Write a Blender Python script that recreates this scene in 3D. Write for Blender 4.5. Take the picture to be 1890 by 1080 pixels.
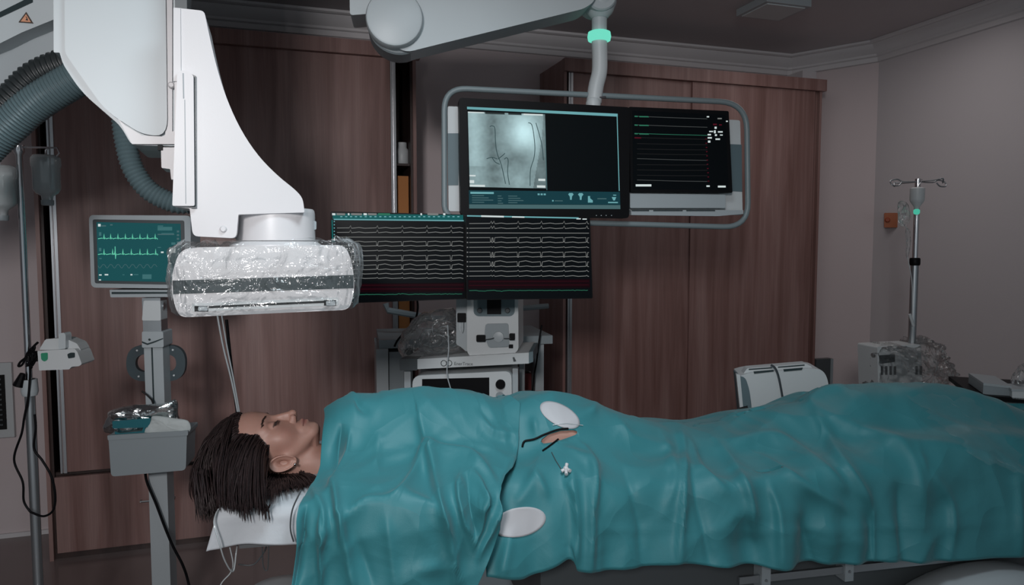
import bpy, bmesh, math, random
import numpy as np
from mathutils import Vector, Matrix, noise
from mathutils.bvhtree import BVHTree
for o in list(bpy.data.objects): bpy.data.objects.remove(o)
sc = bpy.context.scene; COL = sc.collection
random.seed(4); rng = np.random.default_rng(4)
# ------------------------------------------------------------------ camera
F = 1333.0; YAW = math.radians(17.9); PIT = math.radians(3.82)
fw = Vector((math.sin(YAW)*math.cos(PIT), math.cos(YAW)*math.cos(PIT), -math.sin(PIT)))
rt = Vector((math.cos(YAW), -math.sin(YAW), 0)); up = rt.cross(fw)
CAM = Vector((0, 0, 1.40)); FH = Vector((math.sin(YAW), math.cos(YAW), 0))
cd = bpy.data.cameras.new('camera'); cam = bpy.data.objects.new('camera', cd); COL.objects.link(cam)
cd.sensor_width = 36; cd.lens = 36*F/1890; cd.clip_start = 0.05
M = Matrix((rt, up, -fw)).transposed().to_4x4(); M.translation = CAM; cam.matrix_world = M
sc.camera = cam
# ------------------------------------------------------------------ world, lights, exposure
sc.view_settings.view_transform = 'Standard'; sc.view_settings.look = 'None'
sc.view_settings.exposure = 0.0; sc.view_settings.gamma = 1.0
w = bpy.data.worlds.new('world'); sc.world = w; w.use_nodes = True
w.node_tree.nodes['Background'].inputs[0].default_value = (0.80, 0.92, 1.0, 1)
w.node_tree.nodes['Background'].inputs[1].default_value = 0.30
def area(name, loc, target, size, power, col, spread=180, sy=None):
    l = bpy.data.lights.new(name, 'AREA'); l.shape = 'RECTANGLE' if sy else 'SQUARE'; l.size = size
    if sy: l.size_y = sy
    l.energy = power; l.color = col; l.spread = math.radians(spread)
    o = bpy.data.objects.new(name, l); COL.objects.link(o); o.location = loc
    o.rotation_euler = (Vector(target)-Vector(loc)).to_track_quat('-Z', 'Y').to_euler(); return o
area('key_light', (-0.80, -1.15, 2.10), (0.05, 2.6, 1.30), 0.40, 13.5, (1.0, 0.965, 0.965), 90)
area('overhead_fill', (0.42, 1.05, 2.55), (0.15, 1.7, 0.0), 0.5, 11.0, (0.80, 0.93, 1.0), 130)  # unseen overhead fill, added to bring out the drape folds
area('wall_fill', (2.5, 2.7, 2.5), (2.7, 2.9, 0.0), 1.0, 3.6, (1.0, 0.94, 0.93), 170)  # unseen fill, added to brighten the right wall
# ------------------------------------------------------------------ pixel helpers
def ray(x, y): return fw + rt*((x-945)/F) + up*((540-y)/F)
def P(x, y, z): return CAM + ray(x, y)*z
def onY(x, y, Y): d = ray(x, y); return CAM + d*(Y/d.y)
def onX(x, y, X): d = ray(x, y); return CAM + d*(X/d.x)
def onZ(x, y, Z): d = ray(x, y); return CAM + d*((Z-1.4)/d.z)
class Fr:
    """vertical working plane through a point at depth z; U along it, V up, W towards the viewer's side"""
    def __init__(s, x, y, z, yaw=0.0):
        a = math.radians(yaw); s.O = P(x, y, z)
        s.U = (rt*math.cos(a) + FH*math.sin(a)).normalized(); s.V = Vector((0, 0, 1))
        s.W = -(FH*math.cos(a) - rt*math.sin(a)).normalized()
    def pt(s, u, v, w=0): return s.O + s.U*u + s.V*v + s.W*w
    def wp(s, x, y, w=0):
        d = ray(x, y); t = (s.O + s.W*w - CAM).dot(s.W)/d.dot(s.W); return CAM + d*t
    def px(s, x, y, w=0): p = s.wp(x, y, w) - s.O; return p.dot(s.U), p.z
# ------------------------------------------------------------------ materials
def mat(name, col, rough=0.5, metal=0.0, emit=None, es=1.0, bump=0, bscale=60, var=0.0, vscale=5, alpha=1.0, spec=0.5, sub=0, stretch=(1,1,1), trans=0):
    m = bpy.data.materials.new(name); m.use_nodes = True; nt = m.node_tree; N = nt.nodes; L = nt.links
    b = N['Principled BSDF']; b.inputs['Base Color'].default_value = (*col, 1)
    b.inputs['Roughness'].default_value = rough; b.inputs['Metallic'].default_value = metal
    b.inputs['Specular IOR Level'].default_value = spec
    if sub: b.inputs['Subsurface Weight'].default_value = sub; b.inputs['Subsurface Radius'].default_value = (0.012, .005, .003); b.inputs['Subsurface Scale'].default_value = 1
    if trans: b.inputs['Transmission Weight'].default_value = trans
    if emit: b.inputs['Emission Color'].default_value = (*emit, 1); b.inputs['Emission Strength'].default_value = es
    b.inputs['Alpha'].default_value = alpha
    tc = N.new('ShaderNodeTexCoord'); mp = N.new('ShaderNodeMapping'); mp.inputs['Scale'].default_value = stretch
    L.new(tc.outputs['Object'], mp.inputs[0])
    if var or bump == 0:
        n = N.new('ShaderNodeTexNoise'); n.inputs['Scale'].default_value = vscale; n.inputs['Detail'].default_value = 4
        L.new(mp.outputs[0], n.inputs[0])
        mx = N.new('ShaderNodeMixRGB'); v = var or 0.04
        mx.inputs[1].default_value = (*[c*(1-v) for c in col], 1); mx.inputs[2].default_value = (*[min(1, c*(1+v)) for c in col], 1)
        L.new(n.outputs[0], mx.inputs[0]); L.new(mx.outputs[0], b.inputs['Base Color'])
    if bump:
        n2 = N.new('ShaderNodeTexNoise'); n2.inputs['Scale'].default_value = bscale; n2.inputs['Detail'].default_value = 5
        L.new(mp.outputs[0], n2.inputs[0]); bp = N.new('ShaderNodeBump'); bp.inputs['Strength'].default_value = bump
        bp.inputs['Distance'].default_value = 0.01
        L.new(n2.outputs[0], bp.inputs['Height']); L.new(bp.outputs[0], b.inputs['Normal'])
    return m
def wood(name, c1, c2, c3, rough=0.42):
    m = bpy.data.materials.new(name); m.use_nodes = True; nt = m.node_tree; N = nt.nodes; L = nt.links
    b = N['Principled BSDF']; b.inputs['Roughness'].default_value = rough
    tc = N.new('ShaderNodeTexCoord'); mp = N.new('ShaderNodeMapping'); mp.inputs['Scale'].default_value = (9, 9, 0.55)
    L.new(tc.outputs['Object'], mp.inputs[0])
    n = N.new('ShaderNodeTexNoise'); n.inputs['Scale'].default_value = 1.6; n.inputs['Detail'].default_value = 8; n.inputs['Distortion'].default_value = 0.6
    L.new(mp.outputs[0], n.inputs[0])
    cr = N.new('ShaderNodeValToRGB'); e = cr.color_ramp.elements
    e[0].position = 0.32; e[0].color = (*c1, 1); e[1].position = 0.68; e[1].color = (*c3, 1)
    x = e.new(0.5); x.color = (*c2, 1)
    L.new(n.outputs[0], cr.inputs[0])
    mp2 = N.new('ShaderNodeMapping'); mp2.inputs['Scale'].default_value = (120, 120, 2.5); L.new(tc.outputs['Object'], mp2.inputs[0])
    n2 = N.new('ShaderNodeTexNoise'); n2.inputs['Scale'].default_value = 1.5; n2.inputs['Detail'].default_value = 3; L.new(mp2.outputs[0], n2.inputs[0])
    mx = N.new('ShaderNodeMixRGB'); mx.blend_type = 'MULTIPLY'; mx.inputs[0].default_value = 0.35
    L.new(cr.outputs[0], mx.inputs[1]); L.new(n2.outputs[0], mx.inputs[2]); L.new(mx.outputs[0], b.inputs['Base Color'])
    bp = N.new('ShaderNodeBump'); bp.inputs['Strength'].default_value = 0.08; bp.inputs['Distance'].default_value = .003
    L.new(n2.outputs[0], bp.inputs['Height']); L.new(bp.outputs[0], b.inputs['Normal'])
    return m
def film(name, tint=(0.9, 0.93, 0.95), op=0.12, scale=30, dist=0.02, rough=0.13, gl=0.5):
    m = bpy.data.materials.new(name); m.use_nodes = True; nt = m.node_tree; N = nt.nodes; L = nt.links
    N.remove(N['Principled BSDF']); out = N['Material Output']
    tr = N.new('ShaderNodeBsdfTransparent'); g = N.new('ShaderNodeBsdfGlossy'); d = N.new('ShaderNodeBsdfDiffuse')
    tr.inputs[0].default_value = (*tint, 1); g.inputs['Roughness'].default_value = rough; g.inputs[0].default_value = (1, 1, 1, 1)
    d.inputs[0].default_value = (0.75, 0.8, 0.82, 1)
    tc = N.new('ShaderNodeTexCoord'); n = N.new('ShaderNodeTexNoise'); n.inputs['Scale'].default_value = scale; n.inputs['Detail'].default_value = 4
    n.inputs['Distortion'].default_value = 1.2
    L.new(tc.outputs['Object'], n.inputs[0]); bp = N.new('ShaderNodeBump'); bp.inputs['Distance'].default_value = dist; bp.inputs['Strength'].default_value = 0.9
    L.new(n.outputs[0], bp.inputs['Height']); L.new(bp.outputs[0], g.inputs['Normal']); L.new(bp.outputs[0], d.inputs['Normal'])
    lw = N.new('ShaderNodeFresnel'); lw.inputs[0].default_value = 1.5; L.new(bp.outputs[0], lw.inputs['Normal'])
    mg = N.new('ShaderNodeMath'); mg.operation = 'MULTIPLY_ADD'; mg.inputs[1].default_value = gl; mg.inputs[2].default_value = 0.02; mg.use_clamp = True
    L.new(lw.outputs[0], mg.inputs[0])
    m1 = N.new('ShaderNodeMixShader'); m1.inputs[0].default_value = op; L.new(tr.outputs[0], m1.inputs[1]); L.new(d.outputs[0], m1.inputs[2])
    m2 = N.new('ShaderNodeMixShader'); L.new(mg.outputs[0], m2.inputs[0]); L.new(m1.outputs[0], m2.inputs[1]); L.new(g.outputs[0], m2.inputs[2])
    L.new(m2.outputs[0], out.inputs[0]); return m
def emis(name, col, s): return mat(name, (0.002, 0.002, 0.002), 0.5, emit=col, es=s, spec=0.05)
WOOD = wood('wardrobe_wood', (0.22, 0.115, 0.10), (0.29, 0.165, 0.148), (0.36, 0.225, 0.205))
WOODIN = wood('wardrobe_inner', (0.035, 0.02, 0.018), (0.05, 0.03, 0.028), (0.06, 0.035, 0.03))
WALL = mat('wall_paint', (0.62, 0.54, 0.545), 0.75, bump=0.05, bscale=90)
WALLG = mat('wall_paint_grey', (0.60, 0.57, 0.585), 0.75, bump=0.05, bscale=90)
CEIL = mat('ceiling_paint', (0.52, 0.48, 0.49), 0.8)
CORN = mat('cornice_plaster', (0.66, 0.64, 0.65), 0.6)
FLOOR = mat('floor_vinyl', (0.19, 0.145, 0.14), 0.22, var=0.1, vscale=3)
WHITE = mat('white_enamel', (0.60, 0.59, 0.60), 0.38, bump=0.02, bscale=300)
WHITE2 = mat('cool_white_enamel', (0.48, 0.53, 0.55), 0.4)
OFFW = mat('off_white_plastic', (0.55, 0.58, 0.59), 0.42)
GREYP = mat('grey_plastic', (0.26, 0.30, 0.32), 0.45)
LGREY = mat('light_grey_plastic', (0.38, 0.42, 0.44), 0.4)
DGREY = mat('dark_grey_plastic', (0.06, 0.07, 0.075), 0.4)
BAND = mat('slate_band', (0.028, 0.042, 0.046), 0.25)
BLACK = mat('black_plastic', (0.004, 0.004, 0.005), 0.45, spec=0.12)
GAP = mat('black_matte', (0.004, 0.004, 0.004), 0.9)
HOSE = mat('teal_hose_rubber', (0.10, 0.15, 0.165), 0.35)
HOSED = mat('dark_hose_rubber', (0.022, 0.028, 0.03), 0.4)
CHROME = mat('chrome', (0.7, 0.7, 0.72), 0.15, metal=1)
STEEL = mat('brushed_steel', (0.42, 0.45, 0.47), 0.35, metal=0.9)
ALU = mat('aluminium_profile', (0.55, 0.56, 0.58), 0.3, metal=0.85)
TUBE = mat('blue_grey_tube', (0.20, 0.245, 0.26), 0.4)
TEALP = mat('teal_panel', (0.10, 0.15, 0.17), 0.5)
SCREEN = mat('screen_glass', (0.003, 0.0045, 0.006), 0.35, spec=0.08)
SHEET = mat('white_paper_sheet', (0.50, 0.53, 0.56), 0.6, bump=0.35, bscale=14)
ORANGE = mat('orange_plastic', (0.34, 0.085, 0.02), 0.5)
OCHRE = mat('ochre_cardboard', (0.50, 0.20, 0.06), 0.7)
GREEN = mat('green_label', (0.03, 0.25, 0.14), 0.5)
STRAPM = mat('dark_strap', (0.04, 0.05, 0.06), 0.6)
FOIL = mat('silver_foil', (0.65, 0.68, 0.68), 0.2, metal=1, bump=0.9, bscale=22)
PAPER = mat('paper_pack', (0.50, 0.55, 0.55), 0.6, bump=0.4, bscale=25)
TEALPK = mat('teal_printed_foil', (0.02, 0.14, 0.17), 0.3)
PATCH = mat('white_adhesive_patch', (0.46, 0.46, 0.48), 0.55)
HAIR = mat('dark_brown_hair', (0.028, 0.017, 0.017), 0.5, spec=0.3, var=0.5, vscale=60, stretch=(4, 4, 1))
BROW = mat('brow_hair', (0.03, 0.015, 0.012), 0.6)
RED = mat('dark_red_plastic', (0.12, 0.01, 0.01), 0.5)
FILM = film('clear_plastic_film', tint=(.97, .98, .98), op=0.03, scale=16, rough=.10, gl=0.55); FILM2 = film('clear_bag_film', tint=(.97, .98, .98), op=0.05, scale=14, gl=0.9); VIAL = film('clear_bottle_plastic', tint=(0.88, 0.93, 0.93), op=0.42, scale=6, dist=.002, rough=.08, gl=0.9)
FILM3 = film('thin_clear_sheet', tint=(1, 1, 1), op=0.018, scale=9, dist=.006, rough=.4, gl=0.035)
EW = emis('screen_white', (0.8, 0.9, 0.9), 0.75); EG = emis('screen_green', (0.12, 0.75, 0.45), 0.20); EC = emis('screen_cyan', (0.25, 0.65, 0.7), 0.55)
EGR = emis('screen_grey', (0.6, 0.62, 0.6), 0.30); ER = emis('screen_red', (0.5, 0.03, 0.08), 0.14); EDR = emis('screen_dark_red', (0.03, 0.0, 0.008), 0.2)
EDT = emis('screen_dark_teal', (0.008, 0.05, 0.065), 0.8); ETL = emis('screen_teal_bar', (0.01, 0.16, 0.16), 0.6); EDG = emis('screen_dim_grey', (0.2, 0.2, 0.21), 0.07)
ETX = emis('screen_dim_text', (0.12, 0.25, 0.27), 0.5); EMB = emis('monitor_teal', (0.012, 0.085, 0.095), 0.85); RING = emis('light_ring_green', (0.22, 0.95, 0.72), 0.75)
EMG = emis('monitor_green_trace', (0.2, 0.9, 0.6), 0.7); TIPGLOW = emis('green_tip_glow', (0.1, 0.7, 0.5), 0.6); EBL = emis('screen_black', (0.002, 0.004, 0.0055), 0.6)
def drape_mat():
    m = mat('surgical_drape', (0.034, 0.195, 0.222), 0.52, spec=0.38); nt = m.node_tree; N = nt.nodes; L = nt.links; b = N['Principled BSDF']
    tc = N.new('ShaderNodeTexCoord')
    v = N.new('ShaderNodeTexNoise'); v.inputs['Scale'].default_value = 7; v.inputs['Detail'].default_value = 3; v.inputs['Distortion'].default_value = 0.8
    n2 = N.new('ShaderNodeTexNoise'); n2.inputs['Scale'].default_value = 350
    L.new(tc.outputs['Object'], v.inputs[0]); L.new(tc.outputs['Object'], n2.inputs[0])
    bp = N.new('ShaderNodeBump'); bp.inputs['Strength'].default_value = 0.2; bp.inputs['Distance'].default_value = 0.02; L.new(v.outputs[0], bp.inputs['Height'])
    b2 = N.new('ShaderNodeBump'); b2.inputs['Strength'].default_value = 0.15; b2.inputs['Distance'].default_value = 0.001; L.new(n2.outputs[0], b2.inputs['Height'])
    nd = N.new('ShaderNodeTexNoise'); nd.inputs['Scale'].default_value = 3.0; L.new(tc.outputs['Object'], nd.inputs[0])
    va = N.new('ShaderNodeVectorMath'); va.operation = 'MULTIPLY_ADD'; L.new(nd.outputs['Color'], va.inputs[0]); va.inputs[1].default_value = (.25, .25, .25); L.new(tc.outputs['Object'], va.inputs[2])
    vo = N.new('ShaderNodeTexVoronoi'); vo.inputs['Scale'].default_value = 5.5; L.new(va.outputs[0], vo.inputs['Vector'])
    b3 = N.new('ShaderNodeBump'); b3.inputs['Strength'].default_value = 0.5; b3.inputs['Distance'].default_value = 0.035; L.new(vo.outputs['Distance'], b3.inputs['Height']); L.new(bp.outputs[0], b3.inputs['Normal'])
    L.new(b3.outputs[0], b2.inputs['Normal']); L.new(b2.outputs[0], b.inputs['Normal'])
    b.inputs['Sheen Weight'].default_value = 0.1
    return m
DRAPE = drape_mat()
def skin_mat():
    m = mat('skin', (0.42, 0.25, 0.20), 0.48, bump=0.05, bscale=400, sub=0.1); nt = m.node_tree; N = nt.nodes; L = nt.links
    a = N.new('ShaderNodeVertexColor'); a.layer_name = 'tone'; L.new(a.outputs[0], N['Principled BSDF'].inputs['Base Color']); return m
SKIN = skin_mat()
def vcol_emit(name, s):
    m = bpy.data.materials.new(name); m.use_nodes = True; N = m.node_tree.nodes; b = N['Principled BSDF']; b.inputs['Base Color'].default_value = (0, 0, 0, 1); b.inputs['Specular IOR Level'].default_value = 0.05
    a = N.new('ShaderNodeVertexColor'); a.layer_name = 'tone'; m.node_tree.links.new(a.outputs[0], b.inputs['Emission Color']); b.inputs['Emission Strength'].default_value = s; return m
XRAY = vcol_emit('xray_picture', 1.0)
# ------------------------------------------------------------------ object helpers
def tag(o, label=None, cat=None, group=None, kind=None):
    if label: o['label'] = label
    if cat: o['category'] = cat
    if group: o['group'] = group
    if kind: o['kind'] = kind
    return o
def link_mesh(name, me, m, parent=None, org=None, smooth=35):
    if not isinstance(m, (list, tuple)): m = [m]
    for x in m: me.materials.append(x)
    o = bpy.data.objects.new(name, me); COL.objects.link(o)
    if parent is not None:
        o.parent = parent; g = parent; off = Vector((0, 0, 0))
        while g: off += g.location; g = g.parent
        me.transform(Matrix.Translation(-off))
    else:
        if org is None:
            co = np.empty(len(me.vertices)*3); me.vertices.foreach_get('co', co); co = co.reshape(-1, 3)
            org = Vector((co[:, 0].mean(), co[:, 1].mean(), co[:, 2].min()))
        me.transform(Matrix.Translation(-Vector(org))); o.location = org
    if smooth:
        me.polygons.foreach_set('use_smooth', [True]*len(me.polygons)); me.set_sharp_from_angle(angle=math.radians(smooth))
    me.update(); return o
def obj(name, bm, m, parent=None, bev=0.0, seg=3, org=None, smooth=35):
    if bev:
        es = [e for e in bm.edges if len(e.link_faces) == 2 and e.calc_face_angle(0) > math.radians(28)]
        bmesh.ops.bevel(bm, geom=es, offset=bev, segments=seg, affect='EDGES', profile=0.5, clamp_overlap=True)
    bmesh.ops.recalc_face_normals(bm, faces=bm.faces)
    me = bpy.data.meshes.new(name); bm.to_mesh(me); bm.free()
    return link_mesh(name, me, m, parent, org, smooth)
def thing(name, label, cat, loc, group=None):
    o = bpy.data.objects.new(name, None); COL.objects.link(o); o.location = loc; o.empty_display_size = 0.05
    return tag(o, label, cat, group)
def NB(): return bmesh.new()
def box3(bm, a, b):
    (x0, y0, z0), (x1, y1, z1) = a, b
    v = [bm.verts.new((x, y, z)) for x in (x0, x1) for y in (y0, y1) for z in (z0, z1)]
    for f in ((0,1,3,2),(4,6,7,5),(0,4,5,1),(2,3,7,6),(0,2,6,4),(1,5,7,3)): bm.faces.new([v[i] for i in f])
    return bm
def boxf(bm, fr, u0, u1, v0, v1, w0, w1):
    v = [bm.verts.new(fr.pt(u, q, w)) for u in (u0, u1) for q in (v0, v1) for w in (w0, w1)]
    for f in ((0,1,3,2),(4,6,7,5),(0,4,5,1),(2,3,7,6),(0,2,6,4),(1,5,7,3)): bm.faces.new([v[i] for i in f])
    return bm
def prism(bm, fr, pts, w0=0, depth=0.02, mat_i=0, scale_back=1.0):
    """outline given as image positions on the plane fr+w0, extruded away by depth"""
    uv = [fr.px(x, y, w0) for x, y in pts]
    cu = sum(a for a, b in uv)/len(uv); cv = sum(b for a, b in uv)/len(uv)
    fr_ = [bm.verts.new(fr.pt(u, v, w0)) for u, v in uv]
    bk = [bm.verts.new(fr.pt(cu+(u-cu)*scale_back, cv+(v-cv)*scale_back, w0-depth)) for u, v in uv]
    n = len(uv); fs = [bm.faces.new(fr_), bm.faces.new(bk[::-1])]
    for i in range(n): fs.append(bm.faces.new((fr_[i], bk[i], bk[(i+1) % n], fr_[(i+1) % n])))
    for f in fs: f.material_index = mat_i
    return bm
def rr(q, r, n=5):
    """rounded outline from a closed corner list"""
    out = []; m = len(q); rs = r if isinstance(r, (list, tuple)) else [r]*m
    for i in range(m):
        p = Vector(q[i]); a = Vector(q[i-1])-p; b = Vector(q[(i+1) % m])-p; ri = rs[i]
        if ri <= 0: out.append(tuple(p)); continue
        ra = min(ri, a.length*0.49); rb = min(ri, b.length*0.49)
        A = p+a.normalized()*ra; B = p+b.normalized()*rb
        for k in range(n+1):
            t = k/n; out.append(tuple(A*(1-t)**2 + p*2*t*(1-t) + B*t*t))
    return out
def R4(x0, y0, x1, y1): return [(x0, y0), (x1, y0), (x1, y1), (x0, y1)]
def ell(cx, cy, a, b, n=32, rot=0):
    c, s = math.cos(rot), math.sin(rot)
    return [(cx+a*math.cos(t)*c-b*math.sin(t)*s, cy+a*math.cos(t)*s+b*math.sin(t)*c) for t in [2*math.pi*k/n for k in range(n)]]
def cat_spline(pts, n=8, closed=False):
    P_ = [Vector(p) for p in pts]; out = []; m = len(P_)
    rg = range(m) if closed else range(m-1)
    for i in rg:
        if closed: a, b, c, d = P_[i-1], P_[i], P_[(i+1) % m], P_[(i+2) % m]
        else: a = P_[max(i-1, 0)]; b = P_[i]; c = P_[i+1]; d = P_[min(i+2, m-1)]
        for k in range(n):
            t = k/n; out.append(0.5*((2*b)+(c-a)*t+(2*a-5*b+4*c-d)*t*t+(3*b-a-3*c+d)*t**3))
    if not closed: out.append(P_[-1])
    return out
def tube(bm, pts, r, seg=10, closed=False, cap=True, flat=1.0):
    pts = [Vector(p) for p in pts]; n = len(pts); rs = r if isinstance(r, (list, tuple)) else [r]*n
    rings = []; nrm = None
    for i, p in enumerate(pts):
        t = (pts[(i+1) % n]-pts[i-1]) if closed else (pts[min(i+1, n-1)]-pts[max(i-1, 0)])
        if t.length < 1e-9: t = Vector((0, 0, 1))
        t.normalize()
        if nrm is None:
            nrm = t.orthogonal().normalized()
        else:
            nrm = (nrm - t*nrm.dot(t))
            nrm = nrm.normalized() if nrm.length > 1e-6 else t.orthogonal().normalized()
        b = t.cross(nrm)
        rings.append([bm.verts.new(p + nrm*(math.cos(a)*rs[i]) + b*(math.sin(a)*rs[i]*flat)) for a in [2*math.pi*k/seg for k in range(seg)]])
    for i in range(n if closed else n-1):
        A, B = rings[i], rings[(i+1) % n]
        for k in range(seg): bm.faces.new((A[k], A[(k+1) % seg], B[(k+1) % seg], B[k]))
    if cap and not closed: bm.faces.new(rings[0][::-1]); bm.faces.new(rings[-1])
    return bm
def lathe(bm, O, axis, prof, seg=32):
    axis = Vector(axis).normalized(); a = axis.orthogonal().normalized(); b = axis.cross(a); rings = []
    for r, h in prof:
        r = max(r, 1e-5); rings.append([bm.verts.new(Vector(O)+axis*h+a*(r*math.cos(t))+b*(r*math.sin(t))) for t in [2*math.pi*k/seg for k in range(seg)]])
    for A, B in zip(rings, rings[1:]):
        for k in range(seg): bm.faces.new((A[k], A[(k+1) % seg], B[(k+1) % seg], B[k]))
    bm.faces.new(rings[0][::-1]); bm.faces.new(rings[-1]); return bm
def pxs(fr, pts, w=0): return [fr.wp(x, y, w) for x, y in pts]
def strip(bm, fr, pts, wd, w=0.0, mi=0):
    """flat line drawn on a screen, width wd in image units"""
    k = (fr.O-CAM).dot(fw)/F
    P_ = [Vector(fr.px(x, y, w)) for x, y in pts]; L_ = []; R_ = []
    for i, p in enumerate(P_):
        t = P_[min(i+1, len(P_)-1)]-P_[max(i-1, 0)]
        nn = Vector((-t.y, t.x)); nn = nn.normalized() if nn.length > 1e-9 else Vector((0, 1))
        h = wd*k/2
        L_.append(bm.verts.new(fr.pt(p.x+nn.x*h, p.y+nn.y*h, w))); R_.append(bm.verts.new(fr.pt(p.x-nn.x*h, p.y-nn.y*h, w)))
    for i in range(len(P_)-1):
        f = bm.faces.new((L_[i], L_[i+1], R_[i+1], R_[i])); f.material_index = mi
def quad(bm, fr, q, w, mi=0):
    f = bm.faces.new([bm.verts.new(fr.wp(x, y, w)) for x, y in q]); f.material_index = mi
def bil(c):
    """corners tl,tr,br,bl -> map(s,t)"""
    tl, tr, br, bl = [Vector(q) for q in c]
    return lambda s, t: tuple((tl*(1-s)+tr*s)*(1-t)+(bl*(1-s)+br*s)*t)
def corrug(bm, pts, r, pitch=0.009, amp=0.10, seg=18):
    sp = cat_spline(pts, 60); ds = [0]
    for a, b in zip(sp, sp[1:]): ds.append(ds[-1]+(b-a).length)
    L_ = ds[-1]; n = max(int(L_/pitch)*5, 10); q = []; rs = []; j = 0
    for i in range(n+1):
        d = L_*i/n
        while j < len(ds)-2 and ds[j+1] < d: j += 1
        t = (d-ds[j])/max(ds[j+1]-ds[j], 1e-9); q.append(sp[j].lerp(sp[j+1], t))
        rs.append(r*(1+amp*math.sin(2*math.pi*i/5)))
    return tube(bm, q, rs, seg)
def struct(name, bm, m, bev=0, parent=None, **k):
    o = obj(name, bm, m, parent, bev, **k); o['kind'] = 'structure'; return o
def text_mesh(name, s, fr, x, y, w, size, m, parent, yawfr=True, font_sx=1.0):
    cu = bpy.data.curves.new(name, 'FONT'); cu.body = s; cu.size = size; cu.extrude = 0.0003; cu.align_x = 'LEFT'
    t = bpy.data.objects.new('tmp', cu); COL.objects.link(t); dg = bpy.context.evaluated_depsgraph_get()
    me = bpy.data.meshes.new_from_object(t.evaluated_get(dg)); bpy.data.objects.remove(t)
    o = fr.wp(x, y, w); mt = Matrix((fr.U*font_sx, fr.V, fr.W)).transposed().to_4x4(); mt.translation = o
    me.transform(mt); me.materials.clear(); return link_mesh(name, me, m, parent, smooth=0)
# ================================================================== ROOM
YF, YW, HC = 3.595, 3.955, 2.595
XR = 3.418
CX, CY = 3.13, YW                     # corner where the back wall meets the slanted wall
struct('floor', box3(NB(), (-3.2, -1.2, -0.06), (XR+0.3, YW+0.3, 0)), FLOOR)
struct('ceiling', box3(NB(), (-3.2, -1.2, HC), (XR+0.3, YW+0.3, HC+0.06)), CEIL)
struct('wall_back', box3(NB(), (-3.2, YW, 0), (XR+0.3, YW+0.12, HC)), WALL)
struct('wall_right', box3(NB(), (XR, -1.2, 0), (XR+0.12, 3.49, HC)), WALLG)
struct('wall_left', box3(NB(), (-3.3, -1.2, 0), (-3.2, YW, HC)), WALLG)
bm = NB()
v = [bm.verts.new((x, y, z)) for z in (0, HC) for x, y in ((CX+0.03, YW), (XR, 3.49), (XR+0.12, 3.49), (XR+0.12, YW))]
for f in ((0,1,2,3),(7,6,5,4),(0,4,5,1),(1,5,6,2),(2,6,7,3),(3,7,4,0)): bm.faces.new([v[i] for i in f])
struct('wall_corner', bm, WALL)
def cornice(path, name):
    bm = NB(); prof = [(0.0, 0.0), (0.095, 0.0), (0.095, -0.012), (0.082, -0.018), (0.070, -0.018), (0.062, -0.030), (0.045, -0.052), (0.026, -0.068), (0.026, -0.080), (0.014, -0.086), (0.014, -0.112), (0.0, -0.115)]
    n = len(path); rings = []
    for i in range(n):
        p = Vector(path[i]); a = (p-Vector(path[i-1])).normalized() if i else None; b = (Vector(path[i+1])-p).normalized() if i < n-1 else None
        na = Vector((a.y, -a.x)) if a else None; nb = Vector((b.y, -b.x)) if b else None
        if na is None: m_ = nb
        elif nb is None: m_ = na
        else: m_ = (na+nb); m_ = m_/(m_.dot(na))
        rings.append([bm.verts.new((p.x+m_.x*d, p.y+m_.y*d, HC-0.001+h)) for d, h in prof])
    for A, B in zip(rings, rings[1:]):
        for k in range(len(prof)): bm.faces.new((A[k], A[(k+1) % len(prof)], B[(k+1) % len(prof)], B[k]))
    struct(name, bm, CORN, smooth=20)
cornice([(-3.2, YW-0.001), (CX+0.0, YW-0.001), (CX+0.03, YW-0.02), (XR-0.001, 3.49), (XR-0.001, -1.2)], 'trim_1')
bm = box3(NB(), (CX-0.005, YW-0.16, 0), (CX+0.10, YW-0.001, HC-0.116)); struct('trim_2', bm, WALLG)
bm = box3(NB(), (-3.19, YW-0.015, 0), (-0.99, YW-0.001, 0.02)); struct('baseboard_back', bm, CORN)
bm = NB(); tube(bm, [onY(80, 215, YW-0.02), onY(93, 760, YW-0.02), onY(96, 985, YW-0.02)], 0.012, 8); struct('dark_wall_tube', bm, DGREY)  # thin dark upright line on the back wall, built as a tube
# ceiling fixture
t = thing('ceiling_fixture', 'small flat grey fixture on the ceiling near the top edge of the photo', 'ceiling fitting', onZ(1432, 8, HC-0.001))
c = onZ(1432, 6, HC)
box = box3(NB(), (c.x-0.13, c.y-0.10, HC-0.035), (c.x+0.13, c.y+0.14, HC-0.001)); obj('housing', box, LGREY, t, 0.008)
box = box3(NB(), (c.x-0.11, c.y-0.08, HC-0.040), (c.x+0.11, c.y+0.12, HC-0.034)); obj('diffuser', box, OFFW, t, 0.002)
# wall vent at the far left
fV = Fr(0, 740, 1, 0)
t = thing('wall_vent', 'pale framed vent with dark louvres on the wall, at the left edge of the photo', 'vent', (-1.45, YW-0.02, 0.55))
a = onY(24, 668, YW); b = onY(2, 806, YW)
obj('frame', box3(NB(), (a.x-0.42, YW-0.025, b.z), (a.x, YW-0.002, a.z)), OFFW, t, 0.004)
bm = NB(); a2 = onY(12, 690, YW); b2 = onY(12, 790, YW)
box3(bm, (a2.x-0.32, YW-0.030, b2.z), (a2.x, YW-0.024, a2.z)); obj('grille', bm, GAP, t)
bm = NB(); z = b2.z+0.02
while z < a2.z: box3(bm, (a2.x-0.32, YW-0.038, z), (a2.x-0.012, YW-0.029, z+0.008)); z += 0.024
obj('louvres', bm, DGREY, t)
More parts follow.
